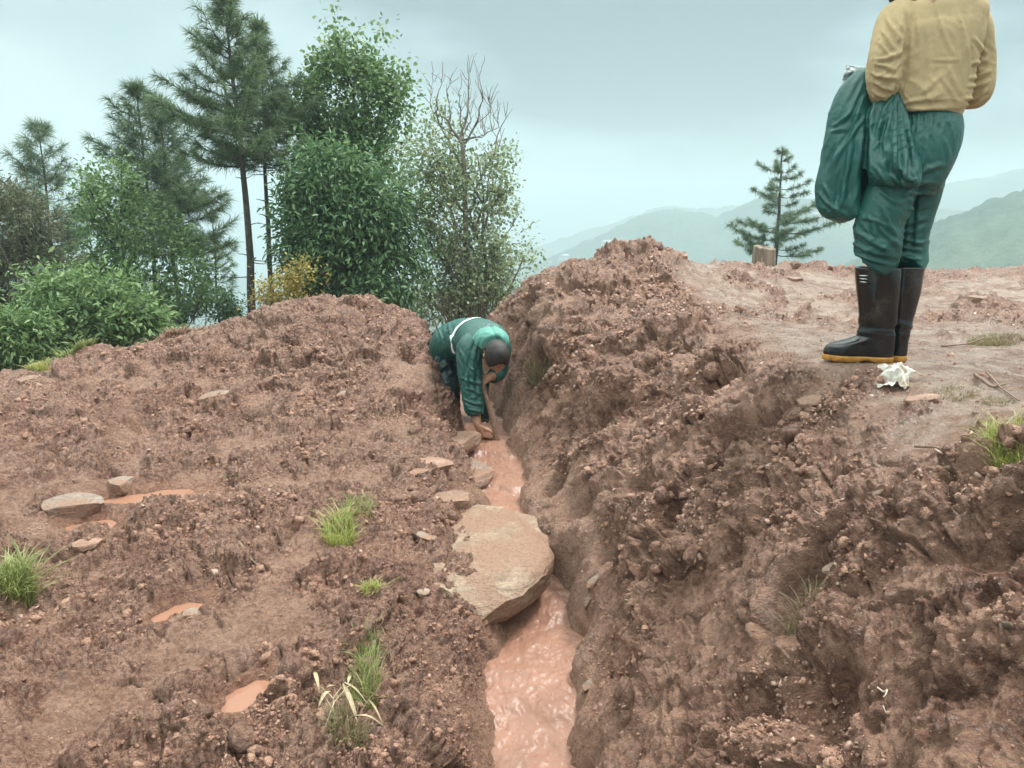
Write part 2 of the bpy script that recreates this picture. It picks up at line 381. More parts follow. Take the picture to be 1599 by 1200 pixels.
GO, GP, GTH, GR = build_ground()
def gnd(x, y):
    """height of the finished relief at x, y (max of the nearest vertices)"""
    th = math.atan2(x, y); r = math.hypot(x, y)
    j = int(np.clip(np.searchsorted(GTH, th), 2, NT - 3)); i = int(np.clip(np.searchsorted(GR, r), 2, NR - 3))
    return GP[i-2:i+3, j-2:j+3]
def gz(x, y): return float(gnd(x, y)[..., 2].mean())
# ================================================================ water
def water_mat(name, col, rough, sc, st):
    m, t, b, o = newmat(name); M[name] = m
    g = N(t, 'ShaderNodeTexCoord').outputs['Object']
    n = noise(t, sc, 4, .55, g, .8); n2 = noise(t, sc * .3, 3, .5, g)
    c = mixc(t, ramp(t, n2, .35, .65), col, tuple(k * 1.2 for k in col))
    Lk(t, c, b.inputs['Base Color']); b.inputs['Roughness'].default_value = rough
    b.inputs['Specular IOR Level'].default_value = .5; b.inputs['IOR'].default_value = 1.33
    if st: bump(t, b, n, st, .01)
water_mat('stream water', (.215, .112, .078), .36, 26, .35)
water_mat('puddle water', (.23, .118, .077), .03, 5, .02)
def build_stream():
    ny, nx = 1500, 130
    Y = .35 * (6.5 / .35) ** np.linspace(0, 1, ny); s = np.linspace(-1, 1, nx)
    S, YY = np.meshgrid(s, Y); hw = tr_h(YY) + .10
    X = tr_c(YY) + S * hw
    z = zwater(YY) - .35 * sstep(6.0, 6.5, YY)
    p = np.stack([X.ravel(), YY.ravel(), z.ravel()], 1)
    q = p * np.array([1, .75, 1]); q[:, 0] -= tr_c(p[:, 1])
    # V-shaped ripples of shallow running water
    ch = np.abs(q[:, 0]) * .9
    wv = np.sin((p[:, 1] + ch * 1.3) * 38 + 5 * fbm(q, 3.5, 3, seed=2)) * .5 + .5
    d = .012 * fbm(q, 7, 3, .55, seed=1) + .0042 * wv * (fbm(q + 3, 2.6, 2, seed=5) * .5 + .6) + .005 * (1 - np.abs(fbm(q + 8, 17, 3, .6, seed=4)) * 2) + .0024 * (1 - np.abs(fbm(q + 2, 40, 2, .6, seed=6)) * 2)
    # small steps where the bed drops
    for y0, hgt in ((2.45, .02), (3.05, .022), (4.32, .03), (4.75, .02)):
        d += hgt * (sstep(-.05, .05, p[:, 1] - y0 + .04 * np.sin(q[:, 0] * 26)) - .5)
    p[:, 2] += d
    ob = mesh_np('water', p, grid_faces(ny, nx)[:, ::-1], M['stream water']); tag(ob, kind='structure')
build_stream()
for i, (x, y, g, a, b, an) in enumerate(PUDW):
    n = 48; an_ = np.linspace(0, 2 * math.pi, n, endpoint=False)
    rr = np.linspace(0, 1.9, 9)[1:]
    
    pts = [(x, y, g - .022)]
    for r_ in rr:
        for t_ in an_:
            u = a * r_ * math.cos(t_); v = b * r_ * math.sin(t_)
            pts.append((x + u * math.cos(an) - v * math.sin(an), y + u * math.sin(an) + v * math.cos(an), g - .022))
    tri = np.array([[0, 1 + k, 1 + (k + 1) % n] for k in range(n)])
    ob = mesh_np('puddle', pts, [tri, grid_faces(len(rr), n, True)[:, ::-1] + 1], M['puddle water']); tag(ob, kind='structure')
# ================================================================ valley and hills
def hills_mat():
    m, t, b, o = newmat('hillside'); M['hill'] = m
    g = N(t, 'ShaderNodeTexCoord').outputs['Object']
    n1 = noise(t, .02, 6, .65, g); n2 = noise(t, .15, 5, .7, g); n3 = noise(t, .005, 3, .5, g)
    c = mixc(t, ramp(t, n1, .38, .62), (.028, .055, .042), (.07, .11, .07))
    c = mixc(t, ramp(t, n3, .5, .62), c, (.12, .135, .06))
    c = mixc(t, mth(t, 'MULTIPLY', ramp(t, n2, .45, .7), .6), c, (.02, .04, .02))
    Lk(t, c, b.inputs['Base Color']); b.inputs['Roughness'].default_value = .95
    b.inputs['Specular IOR Level'].default_value = .1
    bump(t, b, n2, .6, 3)
hills_mat()
def prof(pts):
    q = sorted(az_el(*p) for p in pts); return np.array([a for a, _ in q]), np.array([e for _, e in q])
RIDGES = [ # centre distance, depth, profile (photo pixels of the skyline)
    (300, 95, [(700,600),(1000,540),(1150,490),(1230,458),(1275,434),(1330,403),(1400,376),(1450,352),(1490,333),(1530,320),(1599,300),(1700,285),(1900,300)], 1.0),
    (640, 165, [(-600,520),(0,500),(600,470),(760,440),(830,415),(880,392),(930,372),(960,355),(1000,337),(1030,329),(1060,325),(1085,328),(1120,337),(1150,322),(1180,308),(1210,304),(1300,310),(1400,318),(1500,330),(1900,340)], 1.6),
    (980, 210, [(-600,440),(0,430),(500,440),(760,410),(820,393),(870,376),(920,358),(985,337),(1040,321),(1100,325),(1200,318),(1350,305),(1480,288),(1540,277),(1599,264),(1700,262),(1900,280)], 2.0)]
def build_hills():
    nth, nr = 700, 420
    th = np.linspace(R(-75), R(75), nth); r = 8 * (1400. / 8) ** np.linspace(0, 1, nr)
    TH, RR = np.meshgrid(th, r); X = (RR * np.sin(TH)).ravel(); Y = (RR * np.cos(TH)).ravel(); rr = RR.ravel(); tt = TH.ravel()
    rin = np.minimum(rr, 13.5)
    zi = base0(rin * np.sin(tt), rin * np.cos(tt)) - .22 - .1 * sstep(8, 10, rr)
    zo = np.interp(rr, [13.5, 20, 35, 70, 140, 260, 450, 1000, 2000], [0, -1.4, -6, -20, -48, -80, -105, -130, -100])
    z = zi + zo * sstep(12, 22, rr)
    z = np.where(rr > 13, z, zi)
    p = np.stack([X, Y, np.zeros_like(X)], 1)
    for Rc, dp, pts, amp in RIDGES:
        a, e_ = prof(pts); el = np.interp(tt, a, e_)
        k = np.sin(tt * 9 + Rc) * dp * .25
        top = CAMZ + (Rc) * np.tan(el) + fbm(p, .02, 4, .55, seed=int(Rc) % 7) * 1.2 * amp + fbm(p, .09, 3, .6, seed=2) * 1.6 * amp  # ridge ringed about the camera, height from skyline pixel elevations, plus noise
        q = (rr - Rc - k * 0) / dp
        # spurs running down the near face
        spur = (1 - np.abs(fbm(np.stack([tt * 14, rr * .004, np.zeros_like(tt)], 1), 1, 3, seed=3))) * 14 * amp * np.clip(-q, 0, 1) * np.clip(2.0 + q, 0, 1)
        zr = top - np.abs(q) ** 1.35 * dp * .62 + spur * .5 - 4 * np.clip(-q, 0, 1)
        z = np.where(rr > 60, np.maximum(z, zr), z)
    nn = fbm(p, .35, 3, .6, seed=6) * sstep(60, 200, rr) * 1.6
    z = z + nn
    ob = mesh_np('hills', np.stack([X, Y, z], 1), grid_faces(nr, nth)[:, ::-1], M['hill']); tag(ob, kind='structure')
    return z.reshape(nr, nth), th, r
HZ, HTH, HR = build_hills()
def hillz(x, y):
    th = math.atan2(x, y); r = math.hypot(x, y)
    j = int(np.clip(np.searchsorted(HTH, th), 1, 698)); i = int(np.clip(np.searchsorted(HR, r), 1, 418))
    return float(HZ[i, j])
# ================================================================ loose earth, gravel, stones
def ico(sub):
    import bmesh
    bm = bmesh.new(); bmesh.ops.create_icosphere(bm, subdivisions=sub, radius=1)
    v = np.array([x.co[:] for x in bm.verts]); f = np.array([[q.index for q in p.verts] for p in bm.faces]); bm.free(); return v, f
ICO1, ICO2, ICO3, ICO4 = ico(1), ico(2), ico(3), ico(4)
def rand_rots(n, rg):
    q = rg.normal(size=(n, 4)); q /= np.linalg.norm(q, axis=1)[:, None]; a, b, c, d = q.T
    return np.stack([1-2*(c*c+d*d), 2*(b*c-a*d), 2*(b*d+a*c), 2*(b*c+a*d), 1-2*(b*b+d*d), 2*(c*d-a*b), 2*(b*d-a*c), 2*(c*d+a*b), 1-2*(b*b+c*c)], 1).reshape(n, 3, 3)
def stamp(templates, pos, rot, size, rg):
    """many copies of template meshes merged; templates list of (v,f); size (n,) or (n,3)"""
    V = []; F = []; off = 0; which = rg.integers(0, len(templates), len(pos))
    if size.ndim == 1: size = size[:, None].repeat(3, 1)
    for k, (v, f) in enumerate(templates):
        s = np.where(which == k)[0]
        if not len(s): continue
        vv = np.einsum('nij,nvj->nvi', rot[s], v[None] * size[s][:, None, :]) + pos[s][:, None, :]
        ff = f[None] + (np.arange(len(s)) * len(v))[:, None, None] + off
        V.append(vv.reshape(-1, 3)); F.append(ff.reshape(-1, f.shape[1])); off += len(s) * len(v)
    return np.concatenate(V), np.concatenate(F)
def lump(base_, seed, amp=.35, fr=1.6, flat=1.0):
    v, f = base_; q = v + seed * 3.3
    r = 1 + amp * fbm(q, fr, 3, .6, seed=seed % 7) * 1.6
    v = v * r[:, None]
    # chip a few facets off
    g = np.random.default_rng(seed)
    for _ in range(5):
        n = g.normal(size=3); n /= np.linalg.norm(n); h = g.uniform(.5, .85)
        dd = v @ n - h; m = dd > 0; v = v - np.where(m, dd, 0)[:, None] * n
    return v * np.array([1, 1, flat]), f
def soil_mat():
    m, t, b, o = newmat('loose soil'); M['soil'] = m
    g = N(t, 'ShaderNodeTexCoord').outputs['Object']; ri = N(t, 'ShaderNodeNewGeometry').outputs['Random Per Island']
    n2 = noise(t, 80, 4, .7, g)
    c = mixc(t, ri, (.26, .12, .08), (.50, .285, .20)); c = mixc(t, ramp(t, n2, .4, .7), c, (.52, .31, .22))
    Lk(t, c, b.inputs['Base Color']); b.inputs['Roughness'].default_value = .5; b.inputs['Specular IOR Level'].default_value = .4
    bump(t, b, n2, 1.0, .03)
    m, t, b, o = newmat('shale gravel'); M['gravel'] = m
    g = N(t, 'ShaderNodeTexCoord').outputs['Object']; ri = N(t, 'ShaderNodeNewGeometry').outputs['Random Per Island']
    n2 = noise(t, 60, 4, .7, g)
    r = ramp(t, ri, 0, 1, (.20, .105, .075), (.44, .29, .225)); c = mixc(t, mth(t, 'MULTIPLY', n2, .5), r, (.2, .13, .1))
    Lk(t, c, b.inputs['Base Color']); b.inputs['Roughness'].default_value = .4
soil_mat()
def scatter_pts(n, wfun, rg, rmax=9.5):
    ii = rg.integers(3, NR - 3, n * 6); jj = rg.integers(int(NT * .06), int(NT * .94), n * 6)
    p = GP[ii, jj]
    r = np.hypot(p[:, 0], p[:, 1]); w = wfun(p) * (r < rmax) * (r > .5)
    # rows are log spaced in range, so the draw is already about even across the view
    k = rg.random(len(p)) < w; p = p[k][:n]; ii = ii[k][:n]; jj = jj[k][:n]
    du = GP[ii, jj + 2] - GP[ii, jj - 2]; dv = GP[ii + 2, jj] - GP[ii - 2, jj]
    nr = np.cross(du, dv); nr /= np.maximum(np.linalg.norm(nr, axis=1), 1e-9)[:, None]
    nr[nr[:, 2] < 0] *= -1
    return p, nr
_pm = None
def w_rough(p):
    pl, bk, lf = region_masks(p)
    ch = fbm(p, 2.3, 3, .55, seed=7)
    w_ = sstep(-.3, .25, ch) * (.75 * lf + bk) + pl * sstep(.05, .35, ch) * .6
    clump = sstep(-.1, .3, fbm(p, 6, 2, seed=4))
    wet = np.abs(p[:, 0] - tr_c(p[:, 1])) > tr_h(p[:, 1]) + .02
    pud = np.ones(len(p))
    for x, y, g_, a, b, an in PUDW: pud *= ((p[:, 0]-x)**2 + (p[:, 1]-y)**2) > (a*1.3)**2
    foot = ~((np.abs(p[:, 0]-1.52) < .3) & (np.abs(p[:, 1]-3.12) < .2))
    return np.clip(w_ * (.15 + .85 * clump), 0, 1) * wet * pud * foot
def build_loose():
    rg = np.random.default_rng(5)
    big_t = [lump(ICO2, 20 + k, .45, 1.7, .75) for k in range(14)]
    sm_t = [lump(ICO1, 60 + k, .4, 1.5, .7) for k in range(10)]
    p, nr = scatter_pts(15000, w_rough, rg)
    r = np.linalg.norm(p, axis=1)
    s = (.005 + .016 * rg.random(len(p)) ** 3.0) * (.75 + .12 * r)
    v, f = stamp(big_t, p - nr * (s * .25)[:, None], rand_rots(len(p), rg), s, rg)
    p, nr = scatter_pts(48000, lambda q: np.clip(w_rough(q) + .06, 0, 1) * (w_rough(q) > -1), rg, 7)
    s = (.0022 + .0055 * rg.random(len(p)) ** 2.4) * (.6 + .2 * np.linalg.norm(p, axis=1))
    v2, f2 = stamp(sm_t, p, rand_rots(len(p), rg), s, rg)
    ob = mesh_np('soil_crumbs', np.concatenate([v, v2]), np.concatenate([f, f2 + len(v)]), M['soil'], smooth=False)
    tag(ob, 'loose crumbs and clods of wet brown soil strewn over the mud banks', 'soil', kind='stuff')
    # bigger broken clods lying half sunk in the churned ground
    ct = []
    for k in range(10):
        v, f = ICO3; q = v + k * 4.1; r = 1 + .30 * fbm(q, 1.2, 3, .6, seed=k % 7); F1, _, h = worley(q * 2.3, k % 5); r = r + .16 * (np.sqrt(np.clip(1 - F1 * F1, 0, 1)) * (.4 + h) - .5); F1, _, h = worley(q * 6, k % 4); r = r + .07 * (np.sqrt(np.clip(1 - F1 * F1, 0, 1)) - .5)
        ct.append((v * r[:, None] * [1, 1, .8], f))
    p, nr = scatter_pts(800, lambda q: np.clip(w_rough(q), 0, 1) ** 1.5, rg, 9)
    s = (.012 + .030 * rg.random(len(p)) ** 2.2) * (.6 + .16 * np.linalg.norm(p, axis=1))
    v, f = stamp(ct, p - nr * (s * .25)[:, None], rand_rots(len(p), rg), s, rg)
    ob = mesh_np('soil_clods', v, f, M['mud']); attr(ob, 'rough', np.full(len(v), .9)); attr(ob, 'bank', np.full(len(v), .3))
    tag(ob, 'rough broken lumps of wet red-brown soil lying on the churned banks', 'soil', kind='stuff')
    # flat shale chips, mostly on the right bank
    sh = [lump(ICO1, 90 + k, .45, 1.4, .28) for k in range(8)]
    p, nr = scatter_pts(16000, lambda q: np.clip(w_rough(q), 0, 1) * (.15 + .85 * (q[:, 0] > .25)), rg, 7)
    s = (.003 + .013 * rg.random(len(p)) ** 3.2) * (.7 + .15 * np.linalg.norm(p, axis=1))
    v, f = stamp(sh, p + nr * (s * .1)[:, None], rand_rots(len(p), rg), s, rg)
    ob = mesh_np('shale_gravel', v, f, M['gravel'], smooth=False)
    tag(ob, 'small flat shale chips scattered through the excavated soil', 'gravel', kind='stuff')
build_loose()
# ================================================================ stones
def stone_mat(key, a, bcol, rough=.45, mud=.5):
    m, t, b, o = newmat(key); M[key] = m
    g = N(t, 'ShaderNodeTexCoord').outputs['Object']
    mp = N(t, 'ShaderNodeMapping'); mp.inputs['Scale'].default_value = (1, 1, 3.5); mp.inputs['Rotation'].default_value = (.3, .2, 0); Lk(t, g, mp.inputs[0])
    n1 = noise(t, 9, 6, .65, mp.outputs[0], .5); n2 = noise(t, 70, 5, .7, g); n0 = noise(t, 5, 5, .7, g)
    c = mixc(t, ramp(t, n1, .4, .6), a, bcol)
    c = mixc(t, mth(t, 'MULTIPLY', ramp(t, n0, .42, .54), min(1, mud * 1.35)), c, (.25, .145, .098))
    c = mixc(t, mth(t, 'MULTIPLY', ramp(t, n2, .42, .5, (1, 1, 1), (0, 0, 0)), .4), c, tuple(k * .4 for k in a))
    Lk(t, c, b.inputs['Base Color']); b.inputs['Roughness'].default_value = rough; b.inputs['Specular IOR Level'].default_value = .35
    h = mth(t, 'ADD', n1, mth(t, 'MULTIPLY', n2, .5)); bump(t, b, h, .9, .02)
stone_mat('boulder stone', (0.23, 0.16, 0.11), (0.36, 0.265, 0.19), .38, .75)
stone_mat('grey stone', (0.189, 0.147, 0.119), (0.322, 0.266, 0.217), .42, .8)
stone_mat('brown stone', (0.196, 0.115, 0.081), (0.294, 0.189, 0.133), .5, .6)
stone_mat('pale stone', (0.336, 0.245, 0.189), (0.462, 0.364, 0.301), .4, .45)
stone_mat('dark stone', (0.098, 0.077, 0.063), (0.196, 0.158, 0.133), .35, .5)
stone_mat('pink clay', (0.336, 0.196, 0.150), (0.420, 0.266, 0.210), .38, .9)
def slab(name, pts, thick, mat, seed, tilt=None, flat=.35, amp=.1, sub=None, under=.55, strat=.2, cuts=11, zr=.45):
    """pts: world outline (k,3) of the upper edge; a rounded slab with that outline and thickness below it"""
    pts = np.array(pts); c = pts.mean(0)
    A = np.c_[pts[:, :2] - c[:2], np.ones(len(pts))]; co, *_ = np.linalg.lstsq(A, pts[:, 2] - c[2], rcond=None)
    ang = np.arctan2(pts[:, 1] - c[1], pts[:, 0] - c[0]); rad = np.hypot(pts[:, 0] - c[0], pts[:, 1] - c[1])
    o = np.argsort(ang); ang = ang[o]; rad = rad[o]
    ang = np.r_[ang[-1] - 2*math.pi, ang, ang[0] + 2*math.pi]; rad = np.r_[rad[-1], rad, rad[0]]
    v, f = sub or ICO4
    ph = np.arctan2(v[:, 1], v[:, 0]); s = v[:, 2]; cs = np.sqrt(np.clip(1 - s*s, 0, 1))
    rr = np.interp(ph, ang, rad) * cs ** flat * np.where(s < 0, 1 - (1 - under) * (-s) ** 1.2, 1)
    z = np.sign(s) * np.abs(s) ** .8 * np.where(s > 0, thick * .18, thick)
    x = rr * np.cos(ph); y = rr * np.sin(ph); z = z + co[0] * x + co[1] * y
    p = np.stack([x, y, z], 1); R0 = rad.mean()
    q = p / R0 + seed * 5.1
    ns = v * 1.0; 
    d = amp * R0 * (fbm(q, 1.3, 4, .55, seed=seed % 7) + .5 * (1 - 2 * np.abs(fbm(q, 2.4, 4, .6, seed=(seed + 3) % 7))))
    st = np.abs(((q[:, 2] * 9 + fbm(q, 1.2, 2, seed=2) * 1.3) % 1) - .5) * 2
    side = (1 - np.abs(s)) ** .7
    p = p + ns * d[:, None] * np.array([1, 1, zr]) + ns * (strat * R0 * .12 * (st - .5) * side)[:, None] * np.array([1, 1, 0])
    g_ = np.random.default_rng(seed + 900)
    for _ in range(cuts):
        n_ = g_.normal(size=3) * [1, 1, .45]; n_ /= np.linalg.norm(n_); e_ = p @ n_; h_ = np.quantile(e_, g_.uniform(.80, .95)); p = p - np.where(e_ > h_, (e_ - h_) * .93, 0)[:, None] * n_
    me = mesh_np(name, p, f, mat, smooth=True); me.location = c
    try: me.data.set_sharp_from_angle(angle=R(38))
    except Exception: pass
    return me
def pix_outline(poly, zfun):
    out = []
    for px, py in poly:
        a = P(px, py, 1.0); b = P(px, py, 2.0); d = b - a
        # walk the ray down to the plane z
        D = 1.0
        for _ in range(40):
            q = a + d * (D - 1); z = zfun(q[0], q[1]); D = D - (z - q[2]) / (-d[2]) * -1 if False else D + (q[2] - z) / (-d[2])
        out.append(a + d * (D - 1))
    return out
def rock_slab(poly, z, thick, mat, seed, label, cat='boulder', name='boulder', **k):
    zf = z if callable(z) else (lambda x, y: z)
    ob = slab(name, pix_outline(poly, zf), thick, M[mat], seed, **k); tag(ob, label, cat); return ob
BOUL = rock_slab([(694,764),(748,756),(806,794),(842,842),(846,884),(822,918),(775,946),(735,968),(696,952),(666,915),(660,862),(676,808)], lambda x, y: .103 + .075 * (y - 3.2) + .03 * x, .17, 'boulder stone', 3,
          'large flat-topped beige boulder overhanging the left side of the muddy stream', under=.85, amp=.15, flat=.36, cuts=6, zr=.85)
rock_slab([(826,872),(842,868),(849,885),(845,903),(832,908),(824,895)], -.0, .07, 'brown stone', 5, 'round brown stone wedged against the right tip of the big flat boulder', 'stone', 'stone', under=.9, flat=.5, sub=ICO3)
rock_slab([(682,775),(700,763),(722,768),(712,790),(694,800)], .2, .10, 'brown stone', 8, 'brown squarish stone at the far left corner of the big flat boulder', 'stone', 'stone', under=.9, sub=ICO3)
rock_slab([(612,716),(640,708),(690,714),(708,729),(686,742),(640,741),(616,734)], .236, .05, 'pink clay', 11, 'long smooth pinkish slab lying in the mud left of the trench', 'stone', 'stone', amp=.07, sub=ICO3)
rock_slab([(690,676),(715,666),(733,674),(738,690),(728,704),(708,702),(696,692)], .20, .09, 'brown stone', 14, 'split grey-brown rock on the left bank beside the bent man\'s hand', 'rock', 'rock', under=.85)
rock_slab([(728,722),(744,716),(760,730),(756,750),(738,756),(728,742)], .07, .10, 'grey stone', 17, 'small grey-green rock at the left waterline below the bent man\'s hand', 'rock', 'rock', under=.9, sub=ICO3)
def stone(px, py, w, h, mat, seed, label, thick=.5, flatn=.45, name='stone', cat='stone', lift=.10):
    """w, h: size in photo pixels"""
    c = hit(px, py + h * .3); D = c[1]; s = w * D / 1200 / 2 / 1.06
    # depth extent: foreshortened on flat ground
    g1 = hit(px, py - h / 2); g2 = hit(px, py + h / 2)
    dp = np.clip(np.linalg.norm(g1 - g2) / 2, s * .55, s * 1.25)
    n = 9; rg = np.random.default_rng(seed); pts = []
    n_ = base_normals(np.array([c[0]]), np.array([c[1]]))[0]
    zz = gz(c[0], c[1]); n_ = n_ * [.6, .6, 1] / np.linalg.norm(n_ * [.6, .6, 1])
    for k in range(n):
        t = 2 * math.pi * k / n; r = 1 + rg.uniform(-.16, .16)
        x = c[0] + s * r * math.cos(t); y = c[1] + dp * r * math.sin(t)
        pts.append([x, y, zz + s * thick * lift * 2 - (n_[0] * (x - c[0]) + n_[1] * (y - c[1])) / max(n_[2], .3) * .8])
    ob = slab(name, pts, s * thick * 1.4, M[mat], seed, sub=ICO3, amp=.17, flat=flatn, under=.8)
    tag(ob, label, cat); return ob
for a in [
 (118,785,98,36,'grey stone',21,'big flat dark-edged slab left of the puddles on the left bank',.55),
 (192,750,46,28,'grey stone',22,'rounded light grey stone just above the long orange puddle',.7),
 (332,617,56,22,'grey stone',23,'flat grey slab high on the left bank, right of centre of its slope',.4),
 (300,966,32,34,'grey stone',24,'small grey stone sitting in the right end of the middle puddle',.9),
 (537,620,28,12,'grey stone',25,'thin dark stone near the top right of the left mound',.5),
 (668,858,38,16,'grey stone',26,'flat stone with a shadowed underside left of the big boulder',.5),
 (662,926,24,24,'pale stone',27,'pale knobbly stone left of the big boulder\'s lower corner',.9),
 (328,893,24,18,'pale stone',28,'small whitish stone on bare mud above the middle puddle',.8),
 (135,862,48,26,'pink clay',29,'pinkish flat stone below the small square puddle',.3),
 (1303,866,36,56,'pale stone',30,'crumpled-looking pale slab standing out of the dark crack in the right bank',.5),
 (1390,843,26,34,'pale stone',31,'pale leaf-shaped stone right of the crack in the right bank',.45),
 (1363,806,22,16,'pale stone',32,'small pale stone above the leaf-shaped one on the right bank',.6),
 (1481,743,24,16,'pale stone',33,'whitish brick-like stone left of the bright grass at the right edge',.9),
 (1440,752,28,14,'grey stone',34,'flat grey chip left of the whitish brick-like stone',.5),
 (1441,776,24,16,'grey stone',35,'grey chip just below the flat chip near the right grass',.5),
 (1518,829,40,16,'grey stone',36,'wedge-shaped blue-grey stone by the right edge of the bank',.45),
 (1346,1012,20,44,'brown stone',37,'narrow upright brown stone in the lower right bank',.4),
 (917,1067,26,20,'grey stone',38,'blue-grey flake beside the stream near the bottom',.5),
 (925,905,24,22,'grey stone',39,'rounded grey stone on the foot of the right bank beside the boulder',.9),
 (918,938,20,18,'dark stone',40,'dark grey stone below the rounded one at the foot of the right bank',.9),
 (905,1012,26,34,'dark stone',41,'dark wet rock at the right waterline',.8),
 (1111,963,16,14,'pale stone',42,'small round pale stone alone in the lower right bank',1.),
 (1524,481,38,18,'brown stone',43,'brown stone on the flat ground right of the standing man',.7),
 (1488,432,34,10,'dark stone',44,'low dark stone on the far skyline right of the standing man',.6),
 (1240,434,24,12,'brown stone',45,'small brown rock on the skyline right of the tree stump',.8),
 (1192,568,22,30,'pale stone',46,'pinkish pointed stone on the lip left of the standing man\'s boots',.7),
 (1136,612,28,18,'pink clay',47,'pale pink stone above the dark hollow in the right bank',.7),
 (1268,622,48,26,'brown stone',48,'reddish brown lump below the toe of the black boot',.7),
 (46,598,40,28,'brown stone',49,'mud-coated round boulder at the left end of the mound\'s skyline',.9),
 (1440,632,56,16,'pink clay',50,'long flat pinkish stone right below the white rag',.3),
 (1300,905,10,8,'pale stone',51,'tiny white stone under the crumpled pale slab',.8),
 (500,1105,26,30,'pink clay',52,'pinkish flat stone left of the lower grass tufts',.3),
 (595,1138,20,14,'dark stone',53,'small dark pebble near the bottom left of the trench',1.),
 (1105,1048,18,12,'grey stone',54,'small grey chip low in the middle of the right bank',.6),
 (1580,985,26,18,'grey stone',55,'grey stone at the right edge of the lower bank',.7),
 (1545,1045,34,20,'pale stone',56,'pale stone in the lower right corner of the bank',.5),
 (420,770,34,16,'pink clay',57,'flat pinkish stone in the middle of the left bank',.3),
 (700,612,24,26,'brown stone',58,'brown lump on the left lip beside the bent man\'s knees',.9),
 (1055,585,22,18,'brown stone',60,'brown clod in the middle of the right mound\'s upper slope',.9)]:
    stone(*a)
# many more small stones of the bank: one mesh each
rg_ = np.random.default_rng(77)
p_, n_ = scatter_pts(900, lambda q: np.clip(w_rough(q), 0, 1) * (q[:, 0] > .3), rg_, 4.5)
tpl = [lump(ICO2, 300 + k, .4, 1.5, .5) for k in range(6)]
TPO = []
for k in range(min(28, len(p_))):
    v, f = tpl[k % 6]; s = rg_.uniform(.008, .018) * (.6 + .2 * np.linalg.norm(p_[k]))
    if k < 6: ob = mesh_np('pebble', v, f, M[('pale stone', 'grey stone', 'brown stone')[k % 3]], smooth=False); TPO.append(ob)
    else: ob = TPO[k % 6].copy(); COL.objects.link(ob)
    ob.location = p_[k] + n_[k] * s * .15; ob.scale = (s, s, s); ob.rotation_euler = rg_.uniform(0, 6.28, 3)
    tag(ob, 'small stone chip lodged in the excavated face of the right bank', 'pebble', 'stone chips lodged in the right bank')
# ================================================================ grass
def grass_mat(key, a, b_):
    m, t, b, o = newmat(key); M[key] = m
    ri = N(t, 'ShaderNodeNewGeometry').outputs['Random Per Island']
    c = ramp(t, ri, 0, 1, a, b_); Lk(t, c, b.inputs['Base Color']); b.inputs['Roughness'].default_value = .5
    tr = N(t, 'ShaderNodeBsdfTranslucent'); Lk(t, c, tr.inputs['Color']); ms = N(t, 'ShaderNodeMixShader'); ms.inputs[0].default_value = .35
    Lk(t, b.outputs[0], ms.inputs[1]); Lk(t, tr.outputs[0], ms.inputs[2]); Lk(t, ms.outputs[0], o.inputs['Surface'])
grass_mat('green grass', (0.129, 0.185, 0.046), (0.362, 0.370, 0.144))
grass_mat('bright grass', (0.224, 0.271, 0.054), (0.448, 0.442, 0.162))
grass_mat('dry grass', (0.259, 0.157, 0.100), (0.397, 0.257, 0.180))
grass_mat('dull grass', (0.121, 0.122, 0.054), (0.310, 0.242, 0.134))
def blades(base, L, wd, lean, rg, nseg=4, up=None):
    """base (n,3), L (n,), lean directions (n,2) -> ribbons"""
    n = len(base); t = np.linspace(0, 1, nseg + 1)
    ln = rg.uniform(.35, 1.15, n)
    side = np.stack([-lean[:, 1], lean[:, 0], np.zeros(n)], 1); side /= np.maximum(np.linalg.norm(side, axis=1), 1e-6)[:, None]
    tw = rg.normal(size=n) * .7
    side = side * np.cos(tw)[:, None] + np.array([0, 0, 1]) * np.sin(tw)[:, None] * .6
    V = []
    for k, tt in enumerate(t):
        h = np.sin(tt * ln * 1.5) / 1.5; o = (1 - np.cos(tt * ln * 1.5)) / 1.5 * 1.35
        c = base + np.stack([lean[:, 0] * o * L, lean[:, 1] * o * L, h * L], 1)
        w = wd * (1 - tt ** 2 * .92)
        V += [c - side * w[:, None] / 2 if hasattr(w, '__len__') else c - side * w / 2, c + side * w / 2]
    V = np.stack(V, 1).reshape(-1, 3); k = 2 * (nseg + 1); f = np.array([[2*i, 2*i+1, 2*i+3, 2*i+2] for i in range(nseg)])
    F = (f[None] + (np.arange(n) * k)[:, None, None]).reshape(-1, 4)
    return V, F
def tuft(px, py, w, h, n, L, mat, seed, label, wd=.003, lean=(0, 0), name='grass_tuft', cat='grass tuft', spread=1.0):
    rg = np.random.default_rng(seed); B = []; n = int(n * 2.2)
    c = hit(px, py)
    for _ in range(n * 3):
        r = math.sqrt(rg.random()); a = rg.uniform(0, 6.28)
        q = hit(px + w / 2 * r * math.cos(a), py + h / 2 * r * math.sin(a))
        if abs(q[1] - c[1]) < .8: B.append([q[0], q[1], gz(q[0], q[1]) - .006])
        if len(B) >= n: break
    B = np.array(B); n = len(B); a = rg.uniform(0, 6.28, n); r = rg.uniform(.2, 1, n) * spread
    out = (B[:, :2] - B[:, :2].mean(0)); out /= (np.abs(out).max() + 1e-6)
    le = np.stack([np.cos(a) * r, np.sin(a) * r], 1) + out * .6 + np.array(lean)
    LL = L * rg.uniform(.35, 1, n)
    m = B.mean(0); V, F = blades(B - m, LL, wd, le, rg)
    ob = mesh_np(name, V, F, M[mat]); ob.location = m; tag(ob, label, cat); return ob
